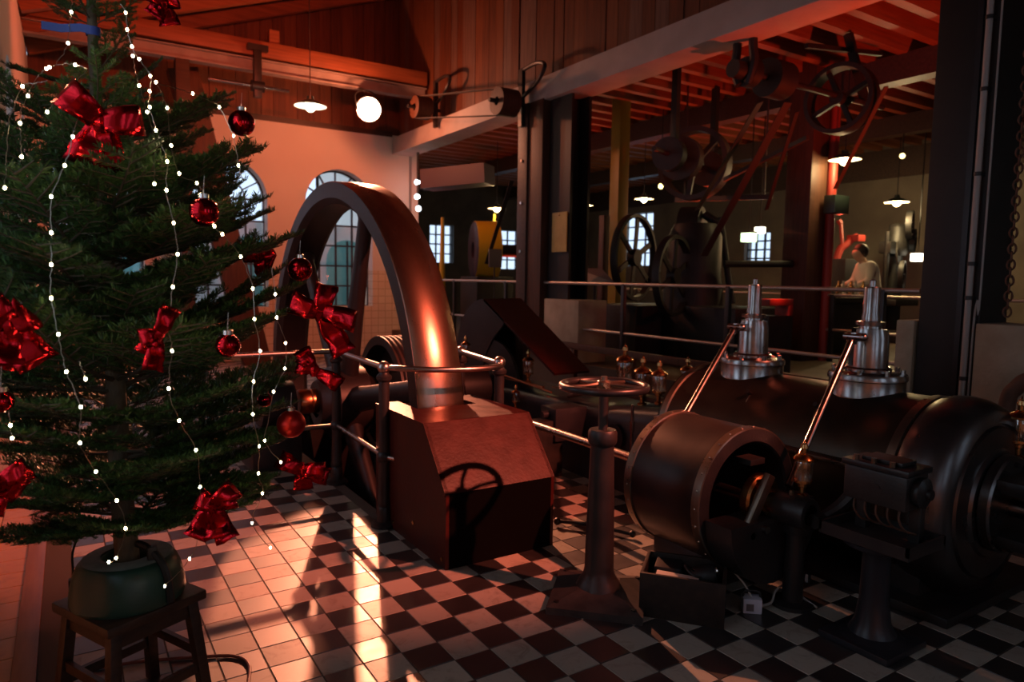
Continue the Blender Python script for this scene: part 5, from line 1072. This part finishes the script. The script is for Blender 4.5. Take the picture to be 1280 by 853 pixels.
bow(92, 272, .13, 'small red foil bow buried deep behind the left fairy light string', d_=2.5, loops=((10, .9), (170, .9)), tails=((-90, .7),), seed=25, wd=.36)
bow(45, 398, .15, 'red foil bow deep between branches beside the dark red bow', d_=2.55, loops=((10, .9), (170, .9)), tails=((-40, .7),), seed=27, wd=.36)

# ---- fairy light strings
STR = [
 ('fairy light string falling from the blue tape down the left branches', [(90, 0), (89, 15), (87, 32), (85, 54), (72, 78), (58, 86), (45, 98), (35, 120), (27, 135), (25, 154), (26, 175), (27, 196), (18, 212)], (1, 3, 5, 7, 9, 11)),
 ('fairy light string curving around the upper trunk past the large bow', [(62, 84), (78, 80), (94, 81), (108, 86), (97, 100), (83, 112), (70, 126), (59, 140)], (0, 2, 5, 7)),
 ('longest fairy light string running down from the large bow to the stand', [(97, 145), (94, 160), (91, 171), (81, 207), (64, 246), (64, 291), (64, 331), (64, 373), (73, 418), (83, 465), (101, 509), (100, 554), (120, 590), (146, 626), (157, 661), (145, 698), (136, 703)], (2, 3, 4, 5, 6, 7, 8, 9, 10, 11, 12, 13, 14, 15, 16)),
 ('fairy light string running down the middle past the edge-on bow', [(150, 5), (157, 16), (159, 37), (165, 58), (174, 74), (188, 95), (187, 114), (187, 134), (195, 163), (209, 202), (208, 238), (217, 279), (222, 318), (216, 359), (211, 411), (215, 439), (211, 486), (224, 526), (245, 563), (250, 609), (252, 655), (237, 699), (206, 733)], tuple(range(1, 23))),
 ('fairy light string from the top to the high bauble and window', [(174, 74), (195, 103), (218, 110), (241, 117), (262, 126), (274, 134), (292, 170), (298, 207), (303, 225)], (0, 1, 3, 5, 6, 7)),
 ('short fairy light string beside the middle one above the buried bow', [(166, 70), (169, 88), (174, 107), (184, 140), (192, 172), (193, 200), (193, 230)], (0, 2, 3, 4, 6)),
 ('fairy light string over the right branches to the tiles', [(195, 103), (209, 135), (214, 182), (224, 217), (246, 229), (256, 245), (268, 283), (278, 293), (301, 321), (316, 361), (318, 399), (325, 439), (317, 477), (316, 518), (324, 558), (323, 592), (328, 617), (315, 654), (338, 685)], tuple(range(1, 19))),
 ('faint fairy light string hanging at the outermost right needles', [(340, 335), (344, 368), (346, 397), (357, 429), (356, 461), (342, 490), (336, 525), (331, 551), (351, 578)], (1, 2, 3, 4, 5, 7, 8)),
 ('stray fairy light end at the left edge beside the arched window', [(60, 100), (45, 104), (28, 108), (12, 150), (8, 200), (6, 235)], (2, 5)),
 ('stray fairy light end on the lowest left needles', [(10, 500), (12, 518), (13, 532), (15, 548)], (2, 3)),
 ('stray fairy light end between the needles under the bows', [(99, 452), (103, 463), (107, 474)], (2,)),
]
bulb_me = MB().sph((0, 0, 0), .0037, 10, 8, (1, 1, 1.3)).mesh('bulb', 'fairy')
for lab, pts, bl in STR:
    P = [surf(x, y, .045) for x, y in pts]
    for i in range(1, len(P)): # keep the wire from jumping in depth
        d0, d1 = (P[i-1]-CAM).dot(FWD), (P[i]-CAM).dot(FWD)
        if abs(d1-d0) > .10: P[i] = at(*pts[i], d0+.10*(1 if d1 > d0 else -1))
    s_ = thing('fairy_light_string', P[0], lab, 'string lights')
    sp = smooth_path(P, 6); sp = [p+Vector((R.uniform(-.002, .002), R.uniform(-.002, .002), R.uniform(-.002, .002))) for p in sp]
    MB().tube(sp, .0011, 4).build('wire', 'wire_silver', s_)
    for i in bl:
        o = link('bulb', bulb_me, s_); o.matrix_parent_inverse = Matrix.Identity(4); o.location = P[i]-P[0]
